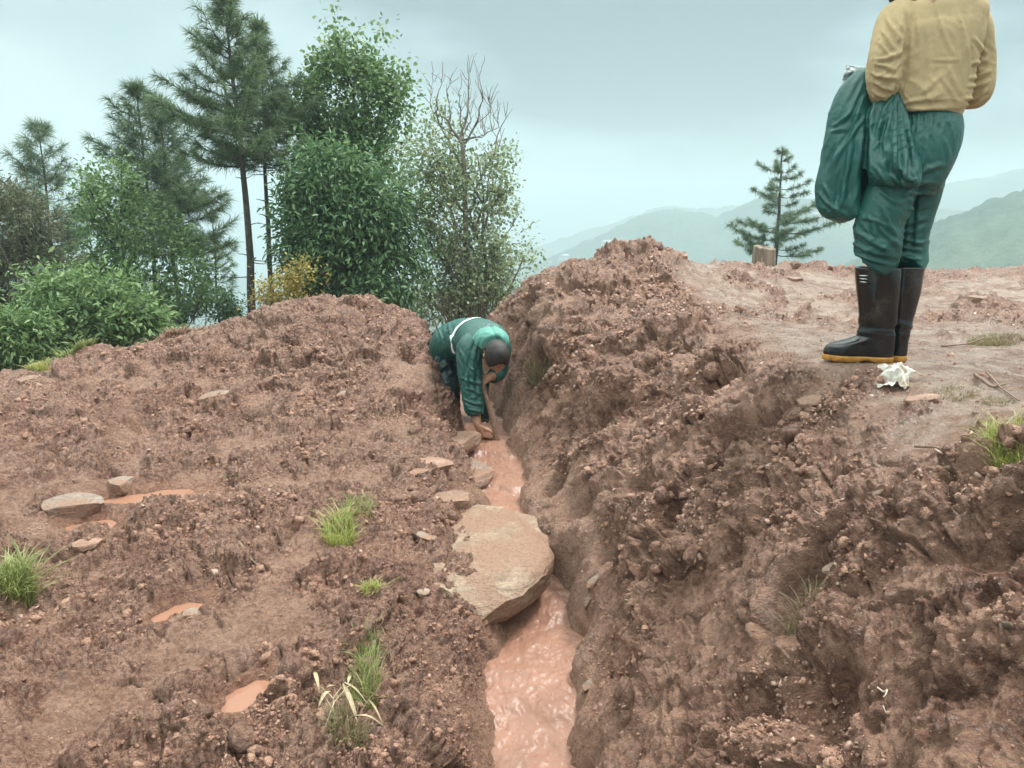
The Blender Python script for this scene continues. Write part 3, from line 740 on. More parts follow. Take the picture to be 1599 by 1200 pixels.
for a in [
 (530,848,52,34,330,.13,'bright grass',1,'bright green grass tuft in the mud left of the big flat boulder',.0034),
 (562,815,46,22,150,.11,'green grass',2,'loose green grass patch joined to the upper right of the bright tuft',.003),
 (583,948,30,28,150,.07,'bright grass',3,'small round grass tuft below the big flat boulder\'s level',.004),
 (572,1035,34,30,170,.11,'green grass',4,'grass tuft on the left of the trench above the dry bamboo sprig',.0026),
 (570,1085,46,50,260,.11,'green grass',5,'grass tuft right behind the dry bamboo sprig',.0026),
 (545,1165,60,50,220,.12,'dull grass',6,'dull green grass under the dry bamboo sprig at the bottom',.0026),
 (22,940,70,36,420,.20,'green grass',7,'long leafy grass tuft at the left edge of the photo',.006),
 (1572,738,84,34,520,.11,'bright grass',8,'bright yellow-green grass cushion on the lip at the right edge',.0026),
 (845,505,26,30,260,.13,'dull grass',9,'mossy grass patch high on the left flank of the right mound',.006),
 (1262,955,30,30,46,.13,'dull grass',10,'sparse grass blades hanging in the dark crack of the right bank',.0026),
 (1240,992,36,12,30,.14,'dull grass',11,'thin grass blades lying at the lower end of the dark crack',.0026),
 (1555,533,90,18,700,.05,'dull grass',12,'low thin turf on the flat ground at the right edge',.0035),
 (1490,618,80,20,260,.028,'dull grass',13,'low withered grass patch right of the white rag',.003),
 (1560,630,60,14,150,.026,'dull grass',14,'sparse withered grass near the right edge below the turf',.003),
 (60,582,36,10,200,.14,'bright grass',15,'bright grass clump behind the left end of the mound',.008),
 (965,625,90,40,420,.07,'dry grass',16,'matted dry roots on the overhang in the middle of the right mound',.0035),
 (848,578,60,30,420,.10,'dull grass',17,'dark hanging root mat beside the bent man\'s head',.004),
 (1215,560,60,12,60,.05,'dry grass',18,'few dry stems on the lip left of the black boots',.003),
 (270,520,100,16,260,.12,'dry grass',19,'dry grass on the skyline of the left mound below the pine pair',.007),
 (120,560,60,12,160,.14,'green grass',20,'green grass on the skyline between the shrubs and the left mound',.007),
 (1137,805,30,20,60,.06,'dry grass',21,'small dry root tuft in the middle of the right bank',.0025),
 (615,1040,30,90,40,.10,'dry grass',22,'straggling dry stems beside the trench right of the grass tufts',.0025)]:
    tuft(*a)
# tubes
def tube_np(path, rad, sides=8, caps=True):
    path = np.asarray(path, float); n = len(path); rad = np.broadcast_to(rad, n)
    tg = np.gradient(path, axis=0); tg /= np.maximum(np.linalg.norm(tg, axis=1), 1e-9)[:, None]
    ref = np.array([0, 0, 1.0]) if abs(tg[0][2]) < .9 else np.array([1.0, 0, 0])
    V = []; 
    u = np.cross(tg[0], ref); u /= np.linalg.norm(u)
    a = np.linspace(0, 2 * math.pi, sides, endpoint=False)
    for i in range(n):
        u = u - tg[i] * (u @ tg[i]); u /= np.linalg.norm(u); v = np.cross(tg[i], u)
        V.append(path[i] + rad[i] * (np.cos(a)[:, None] * u + np.sin(a)[:, None] * v))
    V = np.concatenate(V); F = grid_faces(n, sides, True)
    tri = []
    if caps:
        V = np.concatenate([V, path[:1], path[-1:]]); k = n * sides
        tri = [[k, (i + 1) % sides, i] for i in range(sides)] + [[k + 1, (n-1)*sides + i, (n-1)*sides + (i+1) % sides] for i in range(sides)]
    return V, F, np.array(tri, int).reshape(-1, 3)
def merge(parts):
    """parts: list of (V, quads, tris)"""
    V = []; Q = []; T = []; o = 0
    for p in parts:
        v, q = p[0], p[1]; t = p[2] if len(p) > 2 else np.zeros((0, 3), int)
        V.append(v); 
        if len(q): (Q if q.shape[1] == 4 else T).append(q + o)
        if len(t): T.append(t + o)
        o += len(v)
    fl = []
    if Q: fl.append(np.concatenate(Q))
    if T: fl.append(np.concatenate(T))
    return np.concatenate(V), fl
def on_ground(px, py, lift=0):
    q = hit(px, py); return np.array([q[0], q[1], gz(q[0], q[1]) + lift])
def plain(key, col, rough=.6, spec=.3, bs=None):
    m, t, b, o = newmat(key); M[key] = m; g = N(t, 'ShaderNodeTexCoord').outputs['Object']
    n = noise(t, bs or 40, 5, .65, g); c = mixc(t, ramp(t, n, .4, .6), tuple(k * .72 for k in col), tuple(min(1, k * 1.15) for k in col))
    Lk(t, c, b.inputs['Base Color']); b.inputs['Roughness'].default_value = rough; b.inputs['Specular IOR Level'].default_value = spec
    bump(t, b, n, .5, .01); return m
plain('dry leaf', (.36, .285, .18)); plain('pale root', (.50, .42, .33)); plain('dark stem', (.20, .13, .09))
# dry bamboo sprig: stem > leaves
def sprig():
    c = on_ground(540, 1140, .02)
    o = bpy.data.objects.new('fallen_sprig', None); COL.objects.link(o); o.location = c
    tag(o, 'dry pale bamboo sprig with long leaves lying over the bottom grass', 'sprig')
    def q(px, py, l=.04): return on_ground(px, py, l) - c
    st = [([q(505,1180,.02), q(525,1150,.05), q(545,1115,.07), q(552,1090,.06)], .002), ([q(497,1092,.02), q(517,1120,.05), q(524,1140,.05)], .0015), ([q(524,1170,.02), q(522,1130,.05), q(535,1110,.06)], .0015)]
    parts = [tube_np(p, r, 6) for p, r in st]; V, F = merge(parts); mesh_np('stem', V, F, M['dry leaf'], o)
    for (x0, y0), (x1, y1), w_ in [((540,1122),(576,1126),.013),((538,1132),(560,1160),.014),((556,1162),(600,1170),.008),((545,1108),(552,1082),.011),((500,1112),(492,1088),.012),((520,1140),(500,1156),.012),((512,1118),(536,1108),.008),((575,1130),(600,1160),.006)]:
        a, b = q(x0, y0, .075), q(x1, y1, .045); d = b - a; s = np.cross(d, [0, 0, 1.0]); s /= np.linalg.norm(s); L = []
        t = np.linspace(0, 1, 9)
        for tt in t:
            m_ = a + d * tt + np.array([0, 0, .018 * math.sin(tt * 3)]); ww = w_ * math.sin(math.pi * min(1, tt * .93 + .05)) ** .8 * .5
            L += [m_ - s * ww + [0, 0, .002], m_ - [0, 0, .002], m_ + s * ww + [0, 0, .002]]
        mesh_np('leaf', np.array(L), grid_faces(9, 3), M['dry leaf'], o)
sprig()
def stick(pts, r, mat, label, name='twig', cat='twig', lift=.01):
    w = np.array([on_ground(x, y, lift) for x, y in pts]); c = w.mean(0)
    t = np.linspace(0, 1, len(w)); tt = np.linspace(0, 1, 14); w2 = np.stack([np.interp(tt, t, w[:, k]) for k in range(3)], 1)
    V, F, T = tube_np(w2 - c, r * np.linspace(1, .5, 14), 6); ob = mesh_np(name, V, [F, T], M[mat]); ob.location = c; tag(ob, label, cat)
stick([(1368,1095),(1378,1105),(1384,1098),(1380,1112),(1376,1118)], .0022, 'pale root', 'white forked root poking from the lower right bank', 'root', 'root', .02)
stick([(1376,1130),(1384,1133),(1392,1128),(1396,1122)], .0015, 'pale root', 'curled white rootlet below the forked root', 'root', 'root', .015)
stick([(1404,828),(1410,790),(1414,766)], .0016, 'dry leaf', 'thin straw stalk standing among chips on the right bank', 'straw', 'straw', .02)
stick([(1390,838),(1402,820)], .0016, 'dry leaf', 'short straw below the thin standing stalk', 'straw', 'straw', .02)
stick([(590,990),(608,1030),(615,1060),(626,1086)], .0022, 'dark stem', 'long dark stem lying right of the grass tufts', lift=.015)
stick([(375,868),(392,876),(403,884)], .0022, 'dry leaf', 'single pale straw curved on the left bank mud', 'straw', 'straw', .012)
stick([(1428,705),(1465,712),(1478,716)], .004, 'dark stem', 'dark stick lying above the whitish brick-like stone', lift=.01)
stick([(1540,590),(1562,612),(1592,632)], .004, 'dark stem', 'thin dark stick on the flat ground near the right edge', lift=.01)
stick([(1520,604),(1548,610),(1570,606)], .006, 'dark stem', 'short brown stick beside the thin dark one near the right edge', lift=.01)
stick([(1470,546),(1510,540),(1540,528)], .005, 'dark stem', 'brown stick along the turf right of the boots', lift=.01)
# tree stump
def stump():
    c = hit(1190, 432); D = 9.6; c = P(1191, 430, D)
    n, s = 22, 72; h = 42 / 1200 * D / .99; a = np.linspace(0, 2*math.pi, s, endpoint=False); V = []
    for i in range(n):
        t = i / (n - 1); r = .135 * (1.08 - .12 * t + .12 * (1 - t) ** 4)
        rr = r * (1 + .05 * np.sin(a * 3 + 1) + .035 * np.sin(a * 9 + t * 1.5) + .02 * np.sin(a * 21 + 3 * t) + rng.normal(size=s) * .006)
        V.append(np.stack([rr * np.cos(a), rr * np.sin(a), -.08 + (h + .08) * t * (1 + .05 * np.cos(a - 2.3) * t) + (t > .99) * rng.normal(size=s) * .004], 1))
    for k, sc in enumerate((.86, .5, .0)):
        V.append(V[n-1] * [max(sc, .01), max(sc, .01), 1] + [0, 0, .004]); 
    V = np.concatenate(V); ob = mesh_np('tree_stump', V, grid_faces(n + 3, s, True), M['stumpwood']); ob.location = c
    tag(ob, 'short sawn tree stump standing on the skyline in front of the lone pine', 'tree stump')
def bark(key, a, b_, sc=(22, 22, 3)):
    m, t, b, o = newmat(key); M[key] = m; g = N(t, 'ShaderNodeTexCoord').outputs['Object']
    mp = N(t, 'ShaderNodeMapping'); mp.inputs['Scale'].default_value = sc; Lk(t, g, mp.inputs[0])
    n = noise(t, 1, 6, .7, mp.outputs[0], .6); n2 = noise(t, 4, 3, .6, g)
    c = mixc(t, ramp(t, n, .4, .6), a, b_); c = mixc(t, mth(t, 'MULTIPLY', ramp(t, n2, .45, .6), .4), c, tuple(k * .5 for k in a))
    Lk(t, c, b.inputs['Base Color']); b.inputs['Roughness'].default_value = .85; bump(t, b, n, 1, .03)
bark('stumpwood', (.13, .10, .075), (.30, .235, .175)); bark('pine bark', (.035, .034, .030), (.11, .10, .085), (9, 9, 3)); bark('pale bark', (.11, .10, .08), (.28, .25, .20), (8, 8, 2))
stump()
# white rag
def rag():
    c = on_ground(1396, 604, .0)
    n = 90; u = np.linspace(-1, 1, n); U, Vv = np.meshgrid(u, u); p = np.stack([U.ravel(), Vv.ravel(), np.zeros(n*n)], 1)
    rg = p * np.array([.050, .075, 1])
    edge = 1 + .25 * np.sin(np.arctan2(Vv, U).ravel() * 5 + 1) + .12 * np.sin(np.arctan2(Vv, U).ravel() * 9)
    x = rg[:, 0] * edge; y = rg[:, 1] * edge; q = np.stack([x, y, 0 * x], 1)
    z = .012 + .026 * (1 - np.abs(fbm(q + 3, 9, 3, .55, seed=2)) * 2.5) * np.clip(1.15 - (U.ravel()**2 + Vv.ravel()**2) * .75, .1, 1) + .012 * (1 - 2*np.abs(fbm(q + 1, 34, 3, .55, seed=4)))
    z = z + .02 * (1 - np.hypot(U.ravel(), Vv.ravel()))
    x = x + .012 * fbm(q + 7, 22, 2, seed=5); y = y + .012 * fbm(q + 9, 22, 2, seed=1)
    ob = mesh_np('rag', np.stack([x * 1.0 + .25 * y * 0, y, z], 1), grid_faces(n, n), M['rag']); ob.location = c + [0, 0, -.01]; ob.rotation_euler = (R(14), 0, R(-20))
    s = ob.modifiers.new('s', 'SOLIDIFY'); s.thickness = .002
    tag(ob, 'crumpled dirty white rag on the ground just in front of the black boots', 'rag')
m, t, b, o = newmat('rag'); M['rag'] = m
n = noise(t, 14, 5, .7, N(t, 'ShaderNodeTexCoord').outputs['Object'], .3)
Lk(t, mixc(t, ramp(t, n, .46, .60), (.50, .48, .43), (.28, .20, .15)), b.inputs['Base Color']); b.inputs['Roughness'].default_value = .8
rag()
# ================================================================ people
def sm_path(pts, n=6):
    """Catmull-Rom resample of rows"""
    p = np.array(pts, float); q = np.concatenate([2*p[:1] - p[1:2], p, 2*p[-1:] - p[-2:-1]]); out = []
    for i in range(1, len(q) - 2):
        for t in np.linspace(0, 1, n, endpoint=False):
            a, b, c, d = q[i-1], q[i], q[i+1], q[i+2]
            out.append(.5 * ((2*b) + (-a + c)*t + (2*a - 5*b + 4*c - d)*t*t + (-a + 3*b - 3*c + d)*t**3))
    out.append(q[-2]); return np.array(out)
def loft(rings, side, n=6, sides=28, power=2.0, ends=True, pleat=None):
    """rings: rows of (x,y,z, half width along side, half depth); side: unit vector of the width"""
    r = sm_path(rings, n); path = r[:, :3]; A = np.abs(r[:, 3]); B = np.abs(r[:, 4])
    tg = np.gradient(path, axis=0); tg /= np.maximum(np.linalg.norm(tg, axis=1), 1e-9)[:, None]
    side = np.asarray(side, float); a = np.linspace(0, 2*math.pi, sides, endpoint=False); V = []
    ca = np.sign(np.cos(a)) * np.abs(np.cos(a)) ** (2/power); sa = np.sign(np.sin(a)) * np.abs(np.sin(a)) ** (2/power)
    for i in range(len(path)):
        s = side - tg[i] * (side @ tg[i]); s /= np.linalg.norm(s); v = np.cross(tg[i], s)
        m = 1 if pleat is None else (1 + pleat(a, i / (len(path)-1)))
        V.append(path[i] + (A[i] * ca * m)[:, None] * s + (B[i] * sa * m)[:, None] * v)
    V = np.concatenate(V); F = grid_faces(len(path), sides, True); k = len(V)
    V = np.concatenate([V, path[:1], path[-1:]]); m_ = len(path)
    T = [[k, (i+1) % sides, i] for i in range(sides)] + [[k+1, (m_-1)*sides+i, (m_-1)*sides+(i+1) % sides] for i in range(sides)]
    return V, F, np.array(T)
def limb(pts, rad, n=5, sides=20):
    r = sm_path(np.c_[np.array(pts, float), rad], n); return tube_np(r[:, :3], r[:, 3], sides)
def ball(c, r, rot=None):
    v, f = ICO3; v = v * np.broadcast_to(r, 3)
    if rot is not None: v = v @ np.asarray(rot).T
    return v + np.asarray(c), np.zeros((0, 4), int), f
def frame(x, z):
    x = np.asarray(x, float); x = x / np.linalg.norm(x); z = np.asarray(z, float); z = z - x * (z @ x); z /= np.linalg.norm(z)
    return np.stack([x, np.cross(z, x), z], 1)
def hand(wrist, fwd, back, side=1, curl=.6, sc=1.0):
    """palm, four bent fingers and a thumb; fwd towards the fingers, back = normal of the back of the hand"""
    Fm = frame(fwd, back); W = np.asarray(wrist)
    tr = lambda p: W + Fm @ (np.array(p) * sc)
    out = [loft([(*tr((-.02, 0, 0)), .026*sc, .020*sc), (*tr((.03, 0, .002)), .036*sc, .017*sc), (*tr((.085, 0, 0)), .041*sc, .014*sc)], Fm[:, 1], 4, 16)]
    for k, (y, L) in enumerate([(.030, .072), (.010, .080), (-.010, .074), (-.029, .058)]):
        c = curl * (1 + .12 * k); p = [(.078, y * side, 0)]; a = .15; x, z = .078, 0.
        for seg, l in enumerate((.45, .32, .23)):
            a += c * (.8 if seg == 0 else 1.0); x += L * l * math.cos(a); z -= L * l * math.sin(a); p.append((x, y * side * (1 + .08 * seg), z))
        out.append(limb([tr(q) for q in p], [.0095*sc, .0088*sc, .008*sc, .0065*sc], 3, 10))
    out.append(limb([tr(q) for q in [(.015, .026*side, -.004), (.045, .050*side, -.014), (.068, .056*side, -.028), (.086, .048*side, -.040)]], [.014*sc, .012*sc, .010*sc, .008*sc], 3, 10))
    return out
def head_parts(c, face, up, sc=1.0):
    """skull with brow, nose, lips, chin and ears"""
    Fm = frame(face, up); v, f = ICO4; x, y, z = (v * 1.0).T
    # x forward, y left, z up; metres
    X = x * .098; Y = y * .077 * (1 - .22 * np.clip(-z, 0, 1) ** 1.4); Z = z * .118
    X = X - .012 * np.clip(-z - .2, 0, 1) * (x < 0)
    jaw = np.clip(-z - .25, 0, 1); X = X + jaw * .012 * (x > 0)
    fr = np.clip(x, 0, 1) ** 2
    g = lambda zz, yy, sz, sy: np.exp(-((z - zz) / sz) ** 2 - ((y - yy) / sy) ** 2) * (x > 0)
    X = X + .010 * g(.20, 0, .10, .5) - .010 * g(.06, .33, .11, .16) - .010 * g(.06, -.33, .11, .16) + .026 * g(-.18, 0, .13, .11) + .014 * g(-.02, 0, .16, .08) + .009 * g(-.46, 0, .05, .22) + .008 * g(-.56, 0, .045, .2) + .012 * g(-.80, 0, .12, .25)
    V = np.stack([X, Y, Z], 1) * sc
    pr = [(V @ Fm.T + c, np.zeros((0, 4), int), f)]
    for s in (1, -1):
        pr.append(ball(c + Fm @ (np.array([-.008, s * .079, -.004]) * sc), np.array([.019, .010, .032]) * sc, Fm))
        pr.append(ball(c + Fm @ (np.array([.083, s * .030, .008]) * sc), np.array([.012, .0135, .011]) * sc, Fm))
    return pr, Fm
def remeshed(parts, voxel, smooth=4, keep=False):
    V, fl = merge(parts); ob = mesh_np('tmp', V, fl)
    r = ob.modifiers.new('r', 'REMESH'); r.mode = 'VOXEL'; r.voxel_size = voxel
    if smooth: s = ob.modifiers.new('s', 'SMOOTH'); s.iterations = smooth; s.factor = .5
    dg = bpy.context.evaluated_depsgraph_get(); me = bpy.data.meshes.new_from_object(ob.evaluated_get(dg))
    n = len(me.vertices); co = np.empty(n * 3, np.float32); me.vertices.foreach_get('co', co); co = co.reshape(-1, 3)
    nr = np.empty(n * 3, np.float32); me.vertices.foreach_get('normal', nr); nr = nr.reshape(-1, 3)
    q = np.empty(len(me.loops), np.int32); me.loops.foreach_get('vertex_index', q); q = q.reshape(-1, 4)
    bpy.data.objects.remove(ob); bpy.data.meshes.remove(me)
    return co.astype(float), nr.astype(float), q
def folds(co, nr, fields, base_amp=.0025):
    """cloth folds: fields of (centre, radius, direction of the fold lines, lines per metre, height)"""
    d = base_amp * .25 * (1 - 2 * np.abs(fbm(co * [1, 1, .5], 8, 3, .5, seed=2))) + base_amp * .25 * (1 - 2 * np.abs(fbm(co + 4, 22, 3, .55, seed=5)))
    for k, (c, r, dr, fq, amp) in enumerate(fields):
        c = np.asarray(c); dr = np.asarray(dr, float); dr /= np.linalg.norm(dr)
        w_ = np.exp(-(((co - c) / r) ** 2).sum(1))
        wob = np.stack([fbm(co + 3 * k, 4, 2, seed=1), fbm(co + 5 * k, 4, 2, seed=2), fbm(co + 9 + k, 4, 2, seed=3)], 1) * .05
        q = co + wob; al = (q @ dr)[:, None] * dr; q = (q - al) + al * .13
        n_ = vnoise(q * fq + 11 * k, k % 7) + .3 * vnoise(q * fq * 2.1 + 3 * k, (k + 2) % 7); n2_ = vnoise(q * fq * 1.9 + 7 * k, (k + 3) % 7)
        d = d + w_ * amp * (1.5 * np.exp(-np.abs(n_) * 8) - .35 + .55 * np.exp(-np.abs(n2_) * 9) - .1 + .25 * n_)
    return co + nr * d[:, None]
def to_pix(co):
    y = co[:, 1]; z = co[:, 2] - CAMZ; f = y * CP - z * SP; u = co[:, 0] / f; v = (z * CP + y * SP) / f
    return np.stack([799.5 + 1200 * u, 600 - 1200 * v], 1)
def creases(co, nr, lines, mpp):
    """hand-drawn folds: (x0, y0, x1, y1, height mm, width px[, bow px]); both faces of the cloth take them"""
    px = to_pix(co) + np.stack([fbm(co, 16, 2, seed=1), fbm(co + 5, 16, 2, seed=2)], 1) * 2.5; d = np.zeros(len(co))
    for ln in lines:
        x0, y0, x1, y1, h, w_ = ln[:6]; bow = ln[6] if len(ln) > 6 else 0
        a = np.array([x0, y0], float); b = np.array([x1, y1], float); L = np.linalg.norm(b - a); t_ = (b - a) / L; n_ = np.array([-t_[1], t_[0]])
        r = px - a; s_ = (r @ t_) / L; e = (r @ n_) - bow * 4 * s_ * (1 - s_)
        env = sstep(-.12, .22, s_) * sstep(1.12, .72, s_); w2 = w_ * (.75 + .5 * np.clip(s_, 0, 1)); g = e / w2
        d += h * .001 * env * (np.exp(-g * g) - .6 * np.exp(-((g - 1.9) / 1.1) ** 2) - .25 * np.exp(-((g + 2.0) / 1.1) ** 2))
    return co + nr * d[:, None]
def cloth_obj(name, parts, voxel, fields, mat, parent, base_amp=.0025, smooth=4, lines=(), mpp=.0026):
    co, nr, q = remeshed(parts, voxel, smooth); co = folds(co, nr, [(c, r, dr, f_, a_ * (.42 if len(lines) else 1)) for c, r, dr, f_, a_ in fields], base_amp)
    if len(lines): co = creases(co, nr, lines, mpp)
    return mesh_np(name, co - np.array(parent.location) if parent else co, q, M[mat], parent)
def cloth_mat(key, col, rough, spec, weave=0, coat=0):
    m, t, b, o = newmat(key); M[key] = m; g = N(t, 'ShaderNodeTexCoord').outputs['Object']
    n = noise(t, 6, 5, .6, g); n2 = noise(t, 60, 4, .65, g)
    c = mixc(t, ramp(t, n, .38, .62), tuple(k * .86 for k in col), tuple(k * 1.12 for k in col))
    Lk(t, c, b.inputs['Base Color']); b.inputs['Roughness'].default_value = rough; b.inputs['Specular IOR Level'].default_value = spec
    b.inputs['Coat Weight'].default_value = coat; b.inputs['Coat Roughness'].default_value = .3
    bump(t, b, n2, .35, .006)
cloth_mat('green rainwear', (.014, .078, .066), .46, .4)
cloth_mat('jacket green', (.012, .080, .066), .44, .5)
cloth_mat('coat green', (.014, .086, .074), .42, .42)
cloth_mat('dark trousers', (.010, .030, .032), .45, .4)
cloth_mat('khaki shirt', (.43, .325, .185), .85, .15)
cloth_mat('lining', (.09, .26, .22), .6, .3)
cloth_mat('plastic', (.55, .60, .60), .3, .5)
cloth_mat('stripe', (.75, .82, .82), .4, .4)
def skin_mat(key, col):
    m, t, b, o = newmat(key); M[key] = m; g = N(t, 'ShaderNodeTexCoord').outputs['Object']
    n = noise(t, 30, 4, .6, g); c = mixc(t, ramp(t, n, .35, .65), tuple(k * .8 for k in col), tuple(k * 1.15 for k in col))
    Lk(t, c, b.inputs['Base Color']); b.inputs['Roughness'].default_value = .5; b.inputs['Subsurface Weight'].default_value = .08; b.inputs['Subsurface Radius'].default_value = (.01, .004, .002)
skin_mat('skin', (.32, .165, .105)); skin_mat('muddy skin', (.36, .185, .12)); plain('hair', (.018, .015, .013), .55, .4, 120)
m, t, b, o = newmat('rubber'); M['rubber'] = m
n = noise(t, 8, 5, .65, N(t, 'ShaderNodeTexCoord').outputs['Object'])
Lk(t, mixc(t, mth(t, 'MULTIPLY', ramp(t, n, .52, .66), .3), (.006, .007, .008), (.09, .065, .05)), b.inputs['Base Color']); b.inputs['Roughness'].default_value = .16; b.inputs['Specular IOR Level'].default_value = .55
bump(t, b, n, .25, .01)
plain('boot sole', (.46, .22, .045), .6, .3, 30)
def boot(heel, fwd, parent, lean=(0, 0), top=.385, rtop=.084, seed=0):
    """rubber boot standing on its sole; heel: world point under the heel centre"""
    fw = np.array([fwd[0], fwd[1], 0.]); fw /= np.linalg.norm(fw); sd = np.array([-fw[1], fw[0], 0]); H = np.array(heel)
    a = np.linspace(0, 2*math.pi, 56, endpoint=False)
    def ring(z, xb, xf, w, k=0.):
        xc, ax = (xb + xf) / 2, (xf - xb) / 2; x = xc + ax * np.sign(np.cos(a)) * np.abs(np.cos(a)) ** .9
        t = np.clip((x - xb) / (xf - xb), 0, 1); ww = w * (1 + k * (.24 * np.exp(-((t - .73) / .17) ** 2) - .22 * np.exp(-((t - .42) / .16) ** 2)))
        y = ww * np.sign(np.sin(a)) * np.abs(np.sin(a)) ** .8
        ln = np.clip((z - .1) / top, 0, 1)
        return H + (x + lean[0] * ln)[:, None] * fw + (y + lean[1] * ln)[:, None] * sd + np.array([0, 0, z])
    P_ = [(.024,-.043,.222,.043,1),(.040,-.045,.224,.044,1),(.058,-.045,.217,.043,1),(.072,-.044,.200,.041,.9),(.083,-.043,.165,.040,.7),(.094,-.043,.128,.039,.4),(.106,-.043,.104,.039,.2),(.120,-.044,.096,.041,0),
          (.150,-.047,.088,.045,0),(.19,-.052,.084,.051,0),(.24,-.059,.084,.058,0),(.30,-.064,.086,.064,0),(.35,-.067,.089,.067,0),(top,-.069,.090,.069,0)]
    zs = np.array(P_); tt = np.linspace(0, len(P_)-1, 90); R_ = np.stack([np.interp(tt, np.arange(len(P_)), zs[:, k]) for k in range(5)], 1)
    kk = np.hanning(7); kk /= kk.sum()
    for k in range(1, 5): R_[3:-3, k] = np.convolve(R_[:, k], kk, 'valid')
    k_ = rtop / .079
    V = [ring(r[0], r[1] * (1 + (k_-1) * min(1, r[0] / .3)), r[2] * (1 + (k_-1) * min(1, r[0] / .3)) if r[0] > .12 else r[2], r[3] * (1 + (k_-1) * min(1, r[0] / .3)), r[4]) for r in R_]
    V += [V[-1] * .97 + V[-1].mean(0) * .03, V[-1] * .72 + V[-1].mean(0) * .28 - [0, 0, .12]]
    V = np.concatenate(V); nn = len(V)
    # soft creases round the ankle
    z = V[:, 2] - H[2]; w_ = np.exp(-((z - .14) / .045) ** 2)
    c0 = H + fw * .02; rad = (V - c0) * [1, 1, 0]; rad /= np.maximum(np.linalg.norm(rad, axis=1), 1e-6)[:, None]
    V = V + rad * (w_ * .006 * (1 - 2.4 * np.abs(fbm((V - H) * [5, 5, 26] + seed, 1, 2, seed=2))))[:, None] + rad * (.003 * fbm(V, 9, 3, seed=3))[:, None]
    ob = mesh_np('boot', V - np.array(parent.location), grid_faces(nn // 56, 56, True), M['rubber'], parent)
    S = []
    for z, g in ((0.0, -.002), (.004, .003), (.020, .004), (.0245, .0035), (.026, -.002)):
        r = ring(z, -.043 - g, .222 + g, .043 + g, 1)
        if z < .01:
            x = (r - H) @ fw; r = r + np.array([0, 0, 1]) * (.012 * np.exp(-((x - .055) / .026) ** 2))[:, None]
        S.append(r)
    S = np.concatenate(S); k = len(S); S = np.concatenate([S, (H + fw * .09 + [0, 0, .003])[None]]); T = np.array([[k, (i+1) % 56, i] for i in range(56)])
    sole = mesh_np('sole', S - np.array(parent.location), [grid_faces(5, 56, True), T], M['boot sole'], ob)
    return ob, V
def hair_cap(c, Fm, parent, cut, sc=1.0, thick=.009, beard=False, name='hair'):
    v, f = ICO4; x, y, z = v.T
    keep = cut(x, y, z); fi = f[keep[f].all(1)]
    r = np.stack([x * (.098 + thick), y * (.079 + thick) * (1 - .22 * np.clip(-z, 0, 1) ** 1.4), z * (.118 + thick)], 1)
    if beard: r[:, 0] += .014 * (x > 0) * np.clip(-z, 0, 1); r[:, 2] -= .012 * np.clip(-z, 0, 1)
    r = r * (1 + .05 * fbm(v, 6, 4, .7, seed=3) + .03 * (1 - 2*np.abs(fbm(v + 3, 14, 3, .7, seed=5))))[:, None]
    used = np.unique(fi); mp = np.zeros(len(v), int); mp[used] = np.arange(len(used))
    ob = mesh_np(name, r[used] * sc @ Fm.T + c - np.array(parent.location), mp[fi], M['hair'], parent)
    s = ob.modifiers.new('s', 'SOLIDIFY'); s.thickness = .006; s.offset = -1; return ob
def skin_obj(parts, loc, mat, voxel=.006):
    co, nr, q = remeshed(parts, voxel, 2); ob = mesh_np('person', co - loc, q, M[mat]); ob.location = loc; return ob
def band(src, parent, sel, mat, name, off=.003):
    """a strip of material sewn on a garment: faces picked from it, set proud"""
    me = src.data; n = len(me.vertices); co = np.empty(n*3, np.float32); me.vertices.foreach_get('co', co); co = co.reshape(-1, 3)
    nr = np.empty(n*3, np.float32); me.vertices.foreach_get('normal', nr); nr = nr.reshape(-1, 3)
    q = np.empty(len(me.loops), np.int32); me.loops.foreach_get('vertex_index', q); q = q.reshape(-1, 4)
    W = co + np.array(parent.location); k = sel(W, nr); fi = q[k[q].all(1)]; used = np.unique(fi); mp = np.zeros(n, int); mp[used] = np.arange(len(used))
    return mesh_np(name, (co + nr * off)[used], mp[fi], M[mat], src)
